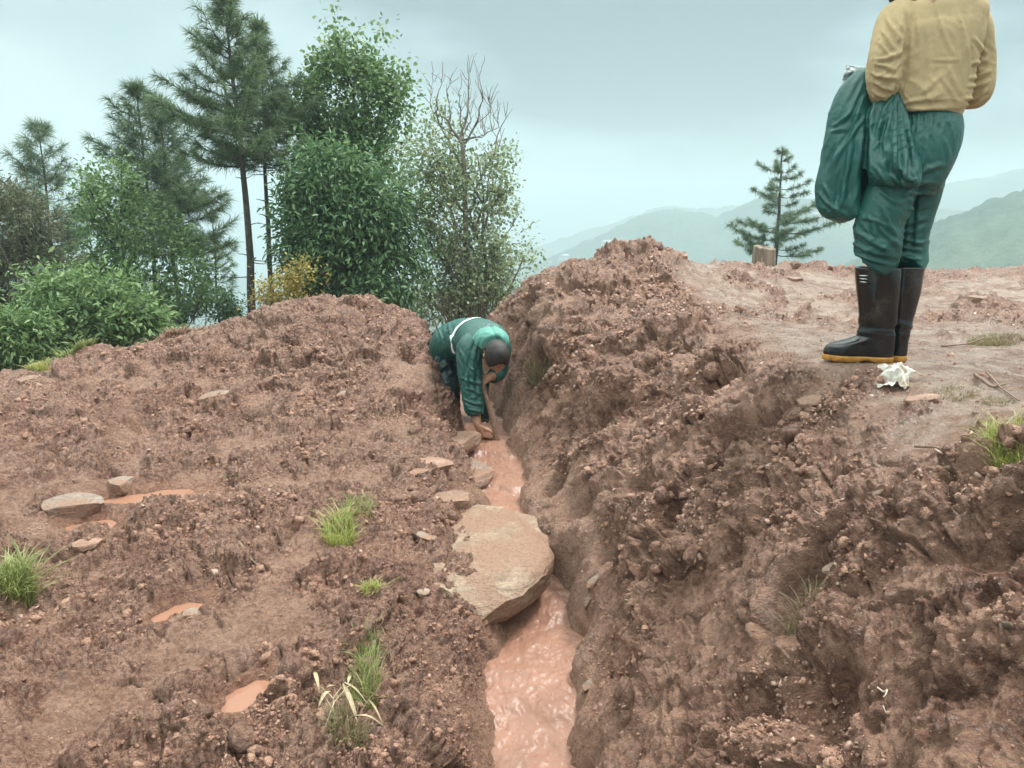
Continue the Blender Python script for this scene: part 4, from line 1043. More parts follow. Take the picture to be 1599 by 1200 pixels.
# ---------------------------------------------------------------- the man standing on the right
def standing():
    D = 3.1; F0 = np.array([1.54, D, gz(1.54, D)])
    def m(px, py, dy=0.): return P(px, py, D + dy)
    s = D / .98 / 1200   # metres per pixel, about
    X = np.array([1., 0, 0]); S = np.array([.97, -.24, 0]); S /= np.linalg.norm(S)
    hl = np.array([*(m(1376, 562)[:2]), 0]); hr = np.array([*(m(1399, 562, .03)[:2]), 0])
    zl = F0[2]
    hl[2] = zl; hr[2] = zl + .002
    # body under the clothes, hands folded in front
    hc = m(1428, -52, .06); face = np.array([-.86, .5, -.12])
    hp, HF = head_parts(hc, face, [0, 0, 1])
    body = hp + [limb([m(1455, 25), m(1450, -5, .01), hc + [.02, -.01, -.05]], [.075, .06, .058]),
        loft([(*m(1443, 205, .02), .10, .08), (*m(1453, 130, .02), .13, .09), (*m(1458, 70, .02), .155, .10), (*m(1460, 22, .02), .165, .085), (*m(1458, 2, .02), .09, .06)], S),
        limb([m(1403, 30, .0), m(1386, 75, -.0), m(1381, 130, .0)], [.05, .045, .038]), limb([m(1381, 130, 0), m(1386, 150, .12), m(1392, 158, .22)], [.038, .033, .026]),
        limb([m(1518, 35, .04), m(1530, 90, .04), m(1529, 142, .05)], [.05, .045, .038]), limb([m(1529, 142, .05), m(1510, 152, .17), m(1486, 156, .26)], [.038, .033, .026]),
        limb([m(1418, 240, 0), m(1385, 330, -.03), hl + [-.02, .0, .42], hl + [-.012, .01, .09]], [.085, .06, .032, .032]), limb([m(1445, 240, .04), m(1425, 330, .07), hr + [-.005, .05, .42], hr + [-.005, .03, .09]], [.085, .06, .030, .032]),
        limb([hl + [.0, 0, .055], hl + [-.17, .07, .045]], [.034, .03]), limb([hr + [.0, 0, .055], hr + [-.06, .17, .045]], [.034, .03])]
    body += hand(m(1392, 158, .22), [.35, .7, -.3], [-.6, .2, .5], 1, .8) + hand(m(1486, 156, .26), [-.9, .3, 0], [0, 1, .1], -1, .7)
    ob = skin_obj(body, F0, 'skin'); ob['label'] = 'man standing with his back turned in a khaki shirt, green trousers and black rubber boots'; ob['category'] = 'person'
    hair_cap(hc, HF, ob, lambda x, y, z: (z > .15 - .75 * np.clip(-x, 0, 1)) & (x < .72) & (z > -.45))
    hair_cap(hc, HF, ob, lambda x, y, z: (z < -.28) & (x > -.15), beard=True, name='beard')
    # shirt
    sh = [loft([(*m(1447, 181, .02), .118, .105), (*m(1449, 170, .02), .125, .115), (*m(1452, 150, .01), .142, .125), (*m(1455, 120, .01), .148, .125), (*m(1458, 80, .01), .160, .125), (*m(1460, 45, .02), .172, .118), (*m(1461, 20, .02), .176, .095), (*m(1459, 6, .03), .135, .075), (*m(1456, -5, .03), .078, .066), (*m(1453, -14, .03), .064, .062)], S, sides=40, power=2.3),
          loft([(*m(1412, 20, .03), .055, .062), (*m(1399, 34, .01), .066, .070), (*m(1389, 65, -.01), .063, .066), (*m(1382, 100, -.02), .062, .066), (*m(1380, 128, -.01), .060, .066), (*m(1377, 146, .03), .048, .055), (*m(1380, 152, .09), .044, .046), (*m(1386, 156, .17), .040, .040)], X),
          loft([(*m(1508, 22, .04), .055, .062), (*m(1520, 40, .05), .062, .070), (*m(1529, 75, .05), .052, .062), (*m(1531, 110, .05), .052, .060), (*m(1527, 140, .06), .054, .062), (*m(1518, 150, .13), .050, .050), (*m(1500, 152, .20), .044, .044), (*m(1488, 155, .25), .036, .036)], X)]
    fl = [(m(1440, 60, -.1), .22, (.15, 0, 1), 17, .0075), (m(1500, 90, -.1), .16, (-.25, 0, 1), 20, .007), (m(1450, 160, -.1), np.array([.2, .3, .05]), (1, 0, .12), 26, .008), (m(1425, 150, -.1), .09, (.6, 0, -.5), 26, .010),
          (m(1382, 95, -.05), .085, (.8, 0, .5), 26, .012), (m(1380, 135, -.05), .07, (.8, 0, -.45), 30, .013), (m(1398, 45, -.05), .08, (-.6, 0, 1), 26, .007), (m(1532, 95, -.02), .08, (.9, 0, -.35), 26, .011), (m(1524, 145, -.02), .075, (.85, 0, .5), 28, .013),
          (m(1412, 95, -.05), .08, (.0, 0, 1), 24, .006)]
    SL = [(1463,8,1490,84,5,3,4),(1450,50,1447,118,4,4,-3),(1497,20,1509,86,5,3,-3),(1430,20,1436,80,3,3),(1414,20,1410,95,-7,3,-4),(1408,160,1470,148,6,3.5,3),(1410,172,1485,166,6,3,2),(1436,150,1475,112,4,4),(1480,100,1500,150,4,4),(1455,95,1500,92,3,2.5),
          (1470,120,1496,160,4,3),(1386,28,1409,66,7,3.5,2),(1378,48,1404,80,6,3,3),(1368,92,1409,80,9,3.2,3),(1364,100,1400,112,7,3,-3),(1361,114,1404,120,9,3.2,4),(1366,128,1398,140,8,3,3),(1388,150,1403,122,7,3,-2),(1362,140,1384,152,6,2.6,2),(1372,66,1396,92,5,3),
          (1520,60,1541,84,6,3),(1516,100,1545,90,7,3,2),(1514,122,1547,108,9,3,3),(1510,134,1545,128,7,2.8,2),(1506,155,1544,138,9,3.2,4),(1508,165,1540,152,6,2.6,2),(1516,70,1522,120,-6,3)]
    cloth_obj('shirt', sh, .0055, fl, 'khaki shirt', ob, .003, lines=SL)
    # trousers
    tr = [loft([(*m(1448, 168, .02), .106, .095), (*m(1448, 180, .02), .115, .105), (*m(1447, 205, .01), .128, .120), (*m(1438, 235, 0), .130, .128), (*m(1429, 262, 0), .120, .125), (*m(1421, 285, .02), .112, .12), (*m(1416, 302, .02), .09, .10)], X, sides=36),
          loft([(*m(1405, 262, -.01), .082, .095), (*m(1394, 295, -.02), .092, .10), (*m(1381, 325, -.03), .093, .095), (*m(1373, 350, -.03), .090, .088), (*m(1372, 375, -.03), .088, .088), (*m(1371, 392, -.02), .085, .086), (*m(1369, 403, -.01), .085, .085), (*m(1364, 409, .0), .082, .080)], X),
          loft([(*m(1443, 255, .05), .080, .10), (*m(1436, 295, .06), .078, .10), (*m(1428, 325, .07), .078, .095), (*m(1422, 350, .07), .074, .09), (*m(1419, 375, .07), .070, .085), (*m(1418, 390, .07), .070, .083), (*m(1418, 404, .07), .074, .084), (*m(1411, 421, .05), .074, .084)], X)]
    fl = [(m(1372, 385, -.1), np.array([.14, .3, .11]), (1, 0, -.45), 22, .014), (m(1385, 330, -.1), .12, (.6, 0, -1), 18, .011), (m(1432, 380, .0), .10, (1, 0, .15), 26, .013), (m(1440, 300, 0), .12, (.9, 0, .55), 18, .012),
          (m(1450, 190, -.1), np.array([.16, .3, .07]), (.05, 0, 1), 30, .009), (m(1460, 240, -.1), .13, (-.3, 0, 1), 14, .006), (m(1372, 409, -.1), np.array([.2, .3, .022]), (1, 0, 0), 40, .008), (m(1420, 275, -.1), .10, (1, 0, -.5), 20, .010)]
    TL = [(x, 176, x + k, y, 5, 2.2) for x, k, y in ((1416,-2,202),(1426,2,196),(1434,-1,210),(1444,3,200),(1453,2,214),(1462,5,200),(1471,3,208),(1480,4,198))]
    TL += [(1446,208,1438,262,5,5,-4),(1424,282,1474,258,9,3.5,-5),(1418,296,1462,284,8,3.2,-3),(1404,306,1456,302,7,3,-3),(1476,215,1484,250,4,3.5),(1432,300,1424,400,-9,3.5,2),(1334,356,1398,396,11,3.6,4),(1332,380,1402,402,10,3.2,3),(1336,398,1394,411,8,2.8,2),(1357,336,1366,376,7,3.5,-2),(1381,326,1402,372,9,3.6,3),(1345,340,1392,358,7,3.2,-3),
          (1338,368,1366,392,6,2.6),(1370,352,1404,382,8,3,2),(1412,370,1444,380,10,3,2),(1410,386,1440,388,8,2.8,2),(1414,350,1449,338,9,3.2,2),(1408,362,1446,352,7,2.8,2),(1410,402,1440,406,7,2.5,1),(1416,328,1454,318,7,3,2),(1374,300,1410,318,7,3.2,2)]
    cloth_obj('trousers', tr, .0055, fl, 'green rainwear', ob, .0035, lines=TL)
    bl, _ = boot(hl, (-.95, .31), ob, lean=(.045, 0), rtop=.087); br, _ = boot(hr, (-.30, .95), ob, lean=(.01, 0), rtop=.084, seed=2)
    # pale size marks moulded near the top of the near boot
    for k in range(3):
        c = m(1351, 431 + 5 * k, -.062); w_ = .011 - .002 * k
        bx = [(x, y, z) for z in (-.0008, .0008) for y in (0, .03) for x in (-w_, w_)]
        o2 = mesh_np('mark', np.array(bx) + c - F0, np.array([[0,2,3,1],[4,5,7,6],[0,1,5,4],[2,6,7,3],[0,4,6,2],[1,3,7,5]]), M['stripe'], bl, smooth=False)
    # ---- rain coat over the left forearm
    c0 = m(1370, 140, .1)
    pl = lambda k, a0, ph=0: (lambda a, t: a0 * (.25 + t) * np.sin(k * a + ph + 2.5 * t) + a0 * .5 * np.sin((2*k+1) * a + 1.7 * ph - 3 * t))
    def L(rows, dyf, dep): return [(*m((a + b) / 2, y, dyf(y)), (b - a) / 2 * s, dep(y)) for y, a, b in rows]
    A = L([(112,1346,1366),(122,1332,1368),(150,1310,1366),(180,1298,1363),(215,1291,1359),(250,1285,1354),(280,1278,1351),(300,1275,1349),(318,1279,1346),(332,1300,1341),(340,1318,1338)], lambda y: .10 - .0003 * (y - 110), lambda y: .035 + .05 * math.sin(min(1, (y - 100) / 200) * 2.2))
    B = L([(140,1386,1408),(155,1372,1412),(175,1362,1413),(205,1358,1418),(240,1357,1427),(262,1362,1432),(280,1380,1432),(291,1394,1428),(297,1402,1420)], lambda y: .02 - .00085 * (y - 140), lambda y: .035 + .0003 * (y - 140))
    Cc = L([(180,1345,1380),(230,1340,1380),(270,1340,1378),(300,1340,1368),(325,1335,1352),(339,1333,1345)], lambda y: .06, lambda y: .035)
    parts = [loft(A, X, sides=64, pleat=pl(4, .055, 1)), loft(B, X, sides=64, pleat=pl(6, .13, 2)), loft(Cc, X, sides=48, pleat=pl(5, .10, .5)),
             limb([m(1352, 128, .09), m(1372, 146, .11), m(1398, 146, .06), m(1403, 140, .0)], [.035, .062, .05, .022])]
    fl = [(m(1320, 200, 0), .2, (.25, 0, 1), 13, .011), (m(1305, 190, 0), .07, (1, 0, .4), 22, .008), (m(1310, 300, 0), .12, (.5, 0, 1), 20, .010), (m(1300, 322, 0), .06, (1, 0, -.4), 34, .009), (m(1395, 200, -.1), .16, (.22, 0, 1), 30, .016), (m(1415, 275, -.1), .07, (.5, 0, 1), 34, .012), (m(1355, 285, -.05), .09, (.3, 0, 1), 34, .014)]
    co, nr, q = remeshed(parts, .0055, 3); co = folds(co, nr, [(c, r, dr, f_, a_ * .4) for c, r, dr, f_, a_ in fl], .003)
    CL = [(1348,128,1300,210,9,4,-5),(1351,184,1290,275,10,3.5,3),(1338,186,1316,326,9,4,4),(1346,215,1334,330,9,3.5,3),(1298,196,1332,172,8,3,3),(1297,206,1322,200,6,2.6),(1279,302,1322,336,9,3.2,4),(1286,288,1304,322,7,3),(1322,290,1306,330,7,3.2),(1310,225,1294,290,6,4),(1350,150,1328,200,6,3.2),
          (1397,146,1366,232,11,3.4,4),(1399,148,1380,262,13,3.6,3),(1402,148,1398,284,13,3.4,3),(1404,148,1414,288,13,3.4,-3),(1407,150,1428,268,11,3.2,-3),(1388,152,1372,190,8,3),(1405,262,1430,284,9,3,3),(1388,272,1420,292,8,2.6,2),(1362,258,1384,286,8,3),(1356,200,1350,330,-12,4,2)]
    co = creases(co, nr, CL, .0026)
    coat = mesh_np('rain_jacket', co - c0, q, M['coat green']); coat.location = c0
    tag(coat, 'dark green waterproof jacket hanging folded over the standing man\'s forearm', 'jacket')
    # pale bag corner showing above the jacket
    n = 26; u = np.linspace(-1, 1, n); U, W = np.meshgrid(u, u); q3 = np.stack([U.ravel(), W.ravel(), U.ravel() * 0], 1)
    px = 1338 + U.ravel() * 20 + W.ravel() * 4; py = 118 - W.ravel() * 12 * (1 - .25 * U.ravel()) + 3 * fbm(q3, 1.6, 3, seed=4)
    pts = np.array([m(a, b, .12 + .02 * c_) for a, b, c_ in zip(px, py, fbm(q3, 2.2, 3, seed=1))])
    bag = mesh_np('lining', pts - c0, grid_faces(n, n), M['plastic'], coat); sm = bag.modifiers.new('s', 'SOLIDIFY'); sm.thickness = .003
    bag['label'] = 'pale grey plastic bag corner sticking out at the top'
standing()
# ---------------------------------------------------------------- the man bent over in the trench
def bent():
    p = P; zf = float(zwater(5.5)) + .0
    F0 = np.array([p(715, 640, 5.55)[0], 5.55, zf - .05])
    ax = p(765, 533, 5.10) - p(705, 540, 5.62); ax[2] = 0; ax /= np.linalg.norm(ax); S = np.array([-ax[1], ax[0], 0]) * -1
    S = S if S[0] > 0 else -S
    hc = p(775, 556, 4.93); crown = np.array([.22, -.80, -.50]); face = np.array([.10, -.25, -.9])
    hp, HF = head_parts(hc, face, crown, .98)
    shl = p(735, 543, 5.10); shr = p(780, 540, 5.22)
    hipl, hipr = p(693, 552, 5.62), p(728, 552, 5.66)
    fl_ = np.array([p(708, 640, 5.62)[0], 5.62, zf - .02]); fr_ = np.array([p(752, 640, 5.55)[0], 5.50, zf - .02])
    kl, kr = p(697, 612, 5.50), p(748, 620, 5.46)
    wl = p(746, 664, 4.99); wr = p(762, 590, 5.10)
    body = hp + [limb([p(762, 538, 5.12), p(768, 546, 5.03), hc + [-.01, .04, .02]], [.07, .06, .058]),
        loft([(*p(704, 542, 5.64), .14, .10), (*p(722, 532, 5.50), .14, .10), (*p(742, 531, 5.30), .15, .10), (*p(760, 536, 5.14), .15, .09)], S),
        limb([shl, p(736, 590, 5.06), p(741, 640, 5.02), wl], [.055, .045, .038, .028]), limb([shr, p(780, 580, 5.25), wr], [.055, .04, .028]),
        limb([hipl, kl, fl_ + [0, 0, .1]], [.085, .06, .04]), limb([hipr, kr, fr_ + [0, 0, .1]], [.085, .06, .04]),
        limb([fl_ + [0, 0, .05], fl_ + [.02, -.17, .04]], [.035, .03]), limb([fr_ + [0, 0, .05], fr_ + [.03, -.17, .04]], [.035, .03])]
    body += hand(wl, [.42, -.10, -.9], [-.75, -.65, -.2], 1, .75, 1.12) + hand(wr, [-.75, -.35, -.35], [.2, -.6, .7], -1, .9)
    ob = skin_obj(body, F0, 'muddy skin', .005); ob['label'] = 'man in a green rain jacket bent double in the trench over the stream'; ob['category'] = 'person'
    hair_cap(hc, HF, ob, lambda x, y, z: (z > .05 - .95 * np.clip(-x, 0, 1)) & (x < .70) & (z > -.6) & ~((np.abs(y) > .80) & (z < .22) & (x > -.42)), .98, .009)
    jk = [loft([(*p(699, 548, 5.68), .150, .125), (*p(706, 536, 5.60), .160, .140), (*p(724, 529, 5.48), .160, .145), (*p(742, 529, 5.32), .165, .145), (*p(756, 531, 5.18), .168, .13), (*p(766, 537, 5.08), .135, .10), (*p(770, 542, 5.03), .085, .085)], S, sides=40),
          loft([(*p(745, 533, 5.12), .085, .085), (*p(734, 545, 5.08), .090, .090), (*p(733, 570, 5.06), .085, .090), (*p(736, 600, 5.04), .078, .080), (*p(739, 625, 5.02), .071, .072), (*p(741, 640, 5.01), .068, .068), (*p(742, 647, 5.01), .050, .050)], [1, 0, 0]),
          loft([(*p(773, 533, 5.18), .08, .08), (*p(781, 543, 5.20), .075, .08), (*p(781, 560, 5.24), .068, .07), (*p(778, 580, 5.24), .06, .06), (*p(768, 590, 5.16), .045, .045)], [1, 0, 0])]
    fo = [(p(735, 575, 5.0), .13, (.35, 0, -1), 24, .016), (p(738, 625, 5.0), .09, (1, 0, .25), 26, .016), (p(725, 530, 5.4), .16, (.25, .2, -1), 22, .014), (p(765, 515, 5.1), .10, (.5, .3, -1), 26, .012), (p(690, 545, 5.5), .10, (.3, 0, 1), 20, .010)]
    JL = [(748,525,738,600,14,2.6,3),(738,548,726,610,10,2.4),(728,560,732,625,10,2.2,2),(720,590,754,600,12,2.2,2),(724,606,752,618,11,2,-2),(725,624,757,632,11,2,2),(744,560,750,620,9,2.2),(700,505,712,545,8,2.4),(686,515,700,560,9,2.4),(765,505,782,530,8,2),(718,545,726,570,10,2.4),(736,575,752,590,9,2),(730,640,756,644,8,1.8)]
    jk_o = cloth_obj('jacket', jk, .006, fo, 'jacket green', ob, .004, lines=JL)
    c_b = p(742, 515, 5.33)
    band(jk_o, ob, lambda W, nr: (np.abs((W - c_b) @ ax - .05 * (W[:, 2] - c_b[2]) / .12) < .022) & (W[:, 2] > c_b[2] - .17) & (np.hypot(W[:, 0] - shl[0], W[:, 1] - shl[1]) > .06), 'stripe', 'reflective_stripe', .004)
    nk = p(772, 528, 5.02)
    band(jk_o, ob, lambda W, nr: (np.linalg.norm((W - nk) * [.8, 1, 1.4], axis=1) < .118) & (W[:, 2] > nk[2] - .075) & (np.abs((W - nk) @ ax + .01) < .075), 'lining', 'hood', .006)
    tr = [loft([(*p(702, 535, 5.66), .150, .125), (*p(700, 560, 5.66), .155, .13), (*p(704, 580, 5.62), .11, .10)], [1, 0, 0]),
          loft([(*p(690, 552, 5.62), .085, .10), (*p(694, 585, 5.55), .085, .095), (*p(699, 612, 5.50), .080, .085), (*p(704, 645, 5.55), .072, .075), (*p(707, 672, 5.60), .068, .068)], [1, 0, 0]),
          loft([(*p(728, 552, 5.66), .085, .10), (*p(740, 590, 5.55), .08, .09), (*p(748, 620, 5.47), .072, .08), (*p(752, 650, 5.48), .066, .07), (*p(753, 675, 5.50), .062, .062)], [1, 0, 0])]
    fo = [(p(690, 570, 5.5), .14, (.8, 0, .5), 20, .016), (p(700, 625, 5.5), .10, (1, 0, .3), 24, .014), (p(748, 630, 5.5), .10, (1, 0, .3), 24, .012)]
    cloth_obj('trousers', tr, .0075, fo, 'dark trousers', ob, .004)
    for h in (fl_, fr_): boot(h + [0, .05, 0], (.12, -1), ob, top=.30, rtop=.07)
    # ---- hoe
    h0 = p(751, 596, 5.04); h1 = p(779, 697, 4.96); o = bpy.data.objects.new('hoe', None); COL.objects.link(o); o.location = h1
    tag(o, 'short wooden-handled hoe held by the bent man, its iron blade in the muddy stream', 'hoe')
    V, F, T = limb([h0 - h1, (h0 - h1) * .5 + [.006, 0, .003], [0, 0, 0], [.004, 0, -.02]], [.015, .017, .019, .018]); mesh_np('handle', V, [F, T], M['hoewood'], o)
    bl = np.array([[.025,-.01,.012],[.03,.03,.0],[-.03,.03,-.012],[-.12,-.01,-.03],[-.135,-.07,-.036],[-.06,-.075,-.03],[0,-.04,-.005]])
    bl = bl * [1.15, 1.1, .25] + [0, 0, .016]; top = bl + [0, 0, .006]; V = np.concatenate([bl, top]); k = len(bl)
    c = np.array([[*bl.mean(0)], [*(top.mean(0) + [0, 0, .006])]]); V = np.concatenate([V, c])
    T = [[2*k, (i+1) % k, i] for i in range(k)] + [[2*k+1, k+i, k+(i+1) % k] for i in range(k)]; Q = [[i, (i+1) % k, k+(i+1) % k, k+i] for i in range(k)]
    mesh_np('blade', V, [np.array(Q), np.array(T)], M['iron'], o, smooth=False)
    V, F, T = tube_np(np.array([[.003, 0, .03], [-.004, 0, -.018]]), [.026, .027], 20); mesh_np('socket', V, [F, T], M['iron'], o)
    ck = p(766, 689, 5.03); v, f = lump(ICO3, 412, .3, 1.4, .85); s_ = np.array([.062, .055, .05]); q = mesh_np('stone', v * s_, f, M['brown stone']); q.location = ck
    tag(q, 'muddy brown stone gripped by the bent man beside the hoe blade', 'stone')
plain('hoewood', (.20, .115, .075), .6, .3, 60)
m, t, b, o = newmat('iron'); M['iron'] = m; b.inputs['Base Color'].default_value = (.30, .27, .26, 1); b.inputs['Metallic'].default_value = .5; b.inputs['Roughness'].default_value = .4
bent()
# ================================================================ trees
def leaf_mat(key, a, b_, c_, rough=.45, trl=.35):
    m, t, b, o = newmat(key); M[key] = m
    ri = N(t, 'ShaderNodeNewGeometry').outputs['Random Per Island']
    r = N(t, 'ShaderNodeValToRGB'); r.color_ramp.elements[0].color = (*a, 1); r.color_ramp.elements[1].color = (*c_, 1); e = r.color_ramp.elements.new(.55); e.color = (*b_, 1)
    Lk(t, ri, r.inputs['Fac']); c = r.outputs['Color']
    Lk(t, c, b.inputs['Base Color']); b.inputs['Roughness'].default_value = rough; b.inputs['Specular IOR Level'].default_value = .3
    tr = N(t, 'ShaderNodeBsdfTranslucent'); Lk(t, c, tr.inputs['Color']); ms = N(t, 'ShaderNodeMixShader'); ms.inputs[0].default_value = trl
    Lk(t, b.outputs[0], ms.inputs[1]); Lk(t, tr.outputs[0], ms.inputs[2]); Lk(t, ms.outputs[0], o.inputs['Surface'])
leaf_mat('pine needles', (0.069, 0.111, 0.061), (0.115, 0.175, 0.088), (0.178, 0.239, 0.116), .5, .45)
leaf_mat('pale pine needles', (0.097, 0.144, 0.094), (0.143, 0.203, 0.121), (0.201, 0.265, 0.150), .5, .45)  # paler copy of the pine needles; distance haze is put into the colour
leaf_mat('dark leaves', (0.052, 0.113, 0.046), (0.107, 0.205, 0.086), (0.214, 0.332, 0.154))
leaf_mat('mid leaves', (0.077, 0.141, 0.052), (0.154, 0.254, 0.097), (0.286, 0.391, 0.174))
leaf_mat('sage leaves', (0.143, 0.196, 0.102), (0.254, 0.323, 0.174), (0.408, 0.459, 0.276))
leaf_mat('olive leaves', (0.077, 0.093, 0.056), (0.133, 0.147, 0.086), (0.214, 0.215, 0.133))
leaf_mat('yellow leaves', (0.24, 0.19, 0.05), (0.40, 0.30, 0.07), (0.27, 0.29, 0.10))
def leaf_template(L, W, rg, narrow=False):
    """one folded leaf, 6 vertices"""
    v = np.array([[0,0,0],[L*.35,W*.5,.1*W],[L*.75,W*.36,.0],[L,0,-.15*L],[L*.75,-W*.36,0],[L*.35,-W*.5,.1*W]])
    f = np.array([[0,1,2,3],[0,3,4,5]]); return v, f
def basis(d):
    """rotation matrices with x along d (n,3), random roll"""
    n = len(d); d = d / np.maximum(np.linalg.norm(d, axis=1), 1e-9)[:, None]
    r = rng.normal(size=(n, 3)); y = np.cross(d, r); y /= np.maximum(np.linalg.norm(y, axis=1), 1e-9)[:, None]
    return np.stack([d, y, np.cross(d, y)], 2)
def leaves_at(pos, out, rg, L, W, droop=.4, spread=.9):
    d = out + rg.normal(size=pos.shape) * spread; d[:, 2] -= droop
    Rm = basis(d)
    # leaves lie roughly level: roll so that the blade normal points up
    up = np.array([0, 0, 1.]) + rg.normal(size=pos.shape) * .55; x = Rm[:, :, 0]; z = up - x * (up * x).sum(1)[:, None]; z /= np.maximum(np.linalg.norm(z, axis=1), 1e-6)[:, None]
    Rm = np.stack([x, np.cross(z, x), z], 2)
    v, f = leaf_template(L, W, rg); s = rg.uniform(.65, 1.25, len(pos))
    V = np.einsum('nij,vj->nvi', Rm, v) * s[:, None, None] + pos[:, None, :]
    return V.reshape(-1, 3), (f[None] + (np.arange(len(pos)) * 6)[:, None, None]).reshape(-1, 4)
def needles_at(pos, ax, rg, L, n=26, wd=.004, droop=.25):
    """brush of needles round the end of each twig"""
    m = len(pos); P_ = np.repeat(pos, n, 0); A = np.repeat(ax / np.maximum(np.linalg.norm(ax, axis=1), 1e-9)[:, None], n, 0)
    d = A * .75 + rg.normal(size=P_.shape) * .62; d /= np.linalg.norm(d, axis=1)[:, None]
    P_ = P_ - A * (rg.random(len(P_)) * .12)[:, None]
    l = L * rg.uniform(.6, 1.1, len(P_)); side = np.cross(d, rg.normal(size=d.shape)); side /= np.maximum(np.linalg.norm(side, axis=1), 1e-9)[:, None]
    w_ = wd
    mid = P_ + d * (l * .55)[:, None] - [0, 0, 1] * (l * droop * .12)[:, None]; tip = P_ + d * l[:, None] - [0, 0, 1] * (l * droop * .55)[:, None]
    V = np.stack([P_ - side * w_ * .5, P_ + side * w_ * .5, mid + side * w_ * .5, mid - side * w_ * .5, tip], 1).reshape(-1, 3)
    k = (np.arange(len(P_)) * 5)[:, None]
    return V, (k + [0, 1, 2, 3]), (k + [3, 2, 4])
def tree_obj(name, base, label, cat='tree', group=None):
    o = bpy.data.objects.new(name, None); COL.objects.link(o); o.location = base; tag(o, label, cat, group); return o
def wob(p0, p1, n, amp, rg, sag=0):
    t = np.linspace(0, 1, n)[:, None]; p = np.array(p0) + (np.array(p1) - p0) * t
    j = np.cumsum(rg.normal(size=(n, 3)), 0) * amp; j -= t * j[-1]; p = p + j; p[:, 2] -= (sag * 4 * t * (1 - t))[:, 0]; return p
def pine(base, top, r0, crown_y, label, seed, irr=.35, wmax=1.0, nbr=60, mat='pine needles', shape='cone', dens=1.0, needle=.15, nn=26, wd=.0065, lean=None, stubs=True, tilt=.35, group=None, name='pine_tree'):
    """base, top: world points; crown0: height share where the foliage starts"""
    rg = np.random.default_rng(seed); B = np.array(base, float); o = tree_obj(name, B, label, 'pine tree', group); T_ = np.array(top) - B; H = T_[2]; crown0 = (P(800, crown_y, top[1])[2] - B[2]) / H
    tk = wob([0, 0, 0], T_, 16, .012 * H / 5, rg); rad = r0 * (1 - .86 * np.linspace(0, 1, 16) ** .9); V, F, T = tube_np(tk, rad, 12)
    wood = [(V, F, T)]; tips = []; axs = []
    at = lambda h: np.array([np.interp(h, np.linspace(0, 1, 16), tk[:, k]) for k in range(3)])
    nwh = max(6, int(nbr / 4.2)); hs = crown0 + (1 - crown0) * (np.arange(nwh) + .5) / nwh
    az0 = 0
    for wi, h0 in enumerate(hs):
        for k in range(rg.integers(3, 6)):
            h = min(.985, h0 + rg.normal() * .006); az = az0 + k * 6.28 / 4.4 + rg.normal() * .3
            u = (h - crown0) / (1 - crown0)
            if shape == 'cone': ln = wmax * (1.02 - u) ** .75 * (.45 + .55 * min(1, u * 5 + .35))
            else: ln = wmax * (1 - u) ** .9
            ln = max(.10, ln * rg.uniform(.55 - .3 * irr, 1.12 + .25 * irr))
            if rg.random() < .22 * irr: continue
            up = (.15 + .75 * u) * tilt * 2 + rg.normal() * .07
            d = np.array([math.cos(az), math.sin(az), up]); p0 = at(h); p1 = p0 + d / np.linalg.norm(d) * ln
            n = max(5, int(ln / .13)); br = wob(p0, p1, n, .012, rg, sag=ln * .06); br[:, 2] += (np.linspace(0, 1, n) ** 2) * ln * .12
            V, F, T = tube_np(br, np.linspace(max(.006, r0 * .17 * (ln / wmax) ** .6), .004, n), 5, False); wood.append((V, F, T))
            m_ = max(3, int(ln / .085 * dens))
            for q in range(m_):
                t = .22 + .78 * (q + rg.random()) / m_; c = np.array([np.interp(t, np.linspace(0, 1, n), br[:, j]) for j in range(3)])
                side = rg.choice([-1, 1]); a2 = az + side * rg.uniform(.35, 1.1); l2 = rg.uniform(.08, .30) * min(1.2, ln) * (1.15 - .6 * t)
                d2 = np.array([math.cos(a2), math.sin(a2), rg.uniform(.05, .55)]); d2 /= np.linalg.norm(d2); e2 = c + d2 * l2
                if l2 > .1: V, F, T = tube_np(np.array([c, (c + e2) / 2, e2]), [.004, .0035, .003], 3, False); wood.append((V, F, T))
                tips.append(e2); axs.append(d2)
                if l2 > .16: tips.append((c + e2) / 2); axs.append(d2)
            tips.append(br[-1]); axs.append(d)
        az0 += 1.1
    tips.append(at(1.0)); axs.append(np.array([0, 0, 1.]))
    if stubs:
        for _ in range(int(26 * crown0) + 3):
            h = rg.uniform(.12, crown0); az = rg.uniform(0, 6.28); d = np.array([math.cos(az), math.sin(az), rg.uniform(-.2, .3)]); l = rg.uniform(.06, .35) * (1 if rg.random() < .75 else 2)
            V, F, T = tube_np(wob(at(h), at(h) + d * l, 5, .01, rg), np.linspace(.011, .004, 5), 4, False); wood.append((V, F, T))
    V, fl = merge(wood); mesh_np('trunk', V, fl, M['pine bark'], o)
    tips = np.array(tips); axs = np.array(axs)
    V, Q, T = needles_at(tips, axs, rg, needle, nn, wd); ob = mesh_np('crown', V, [Q, T], M[mat], o)
    return o
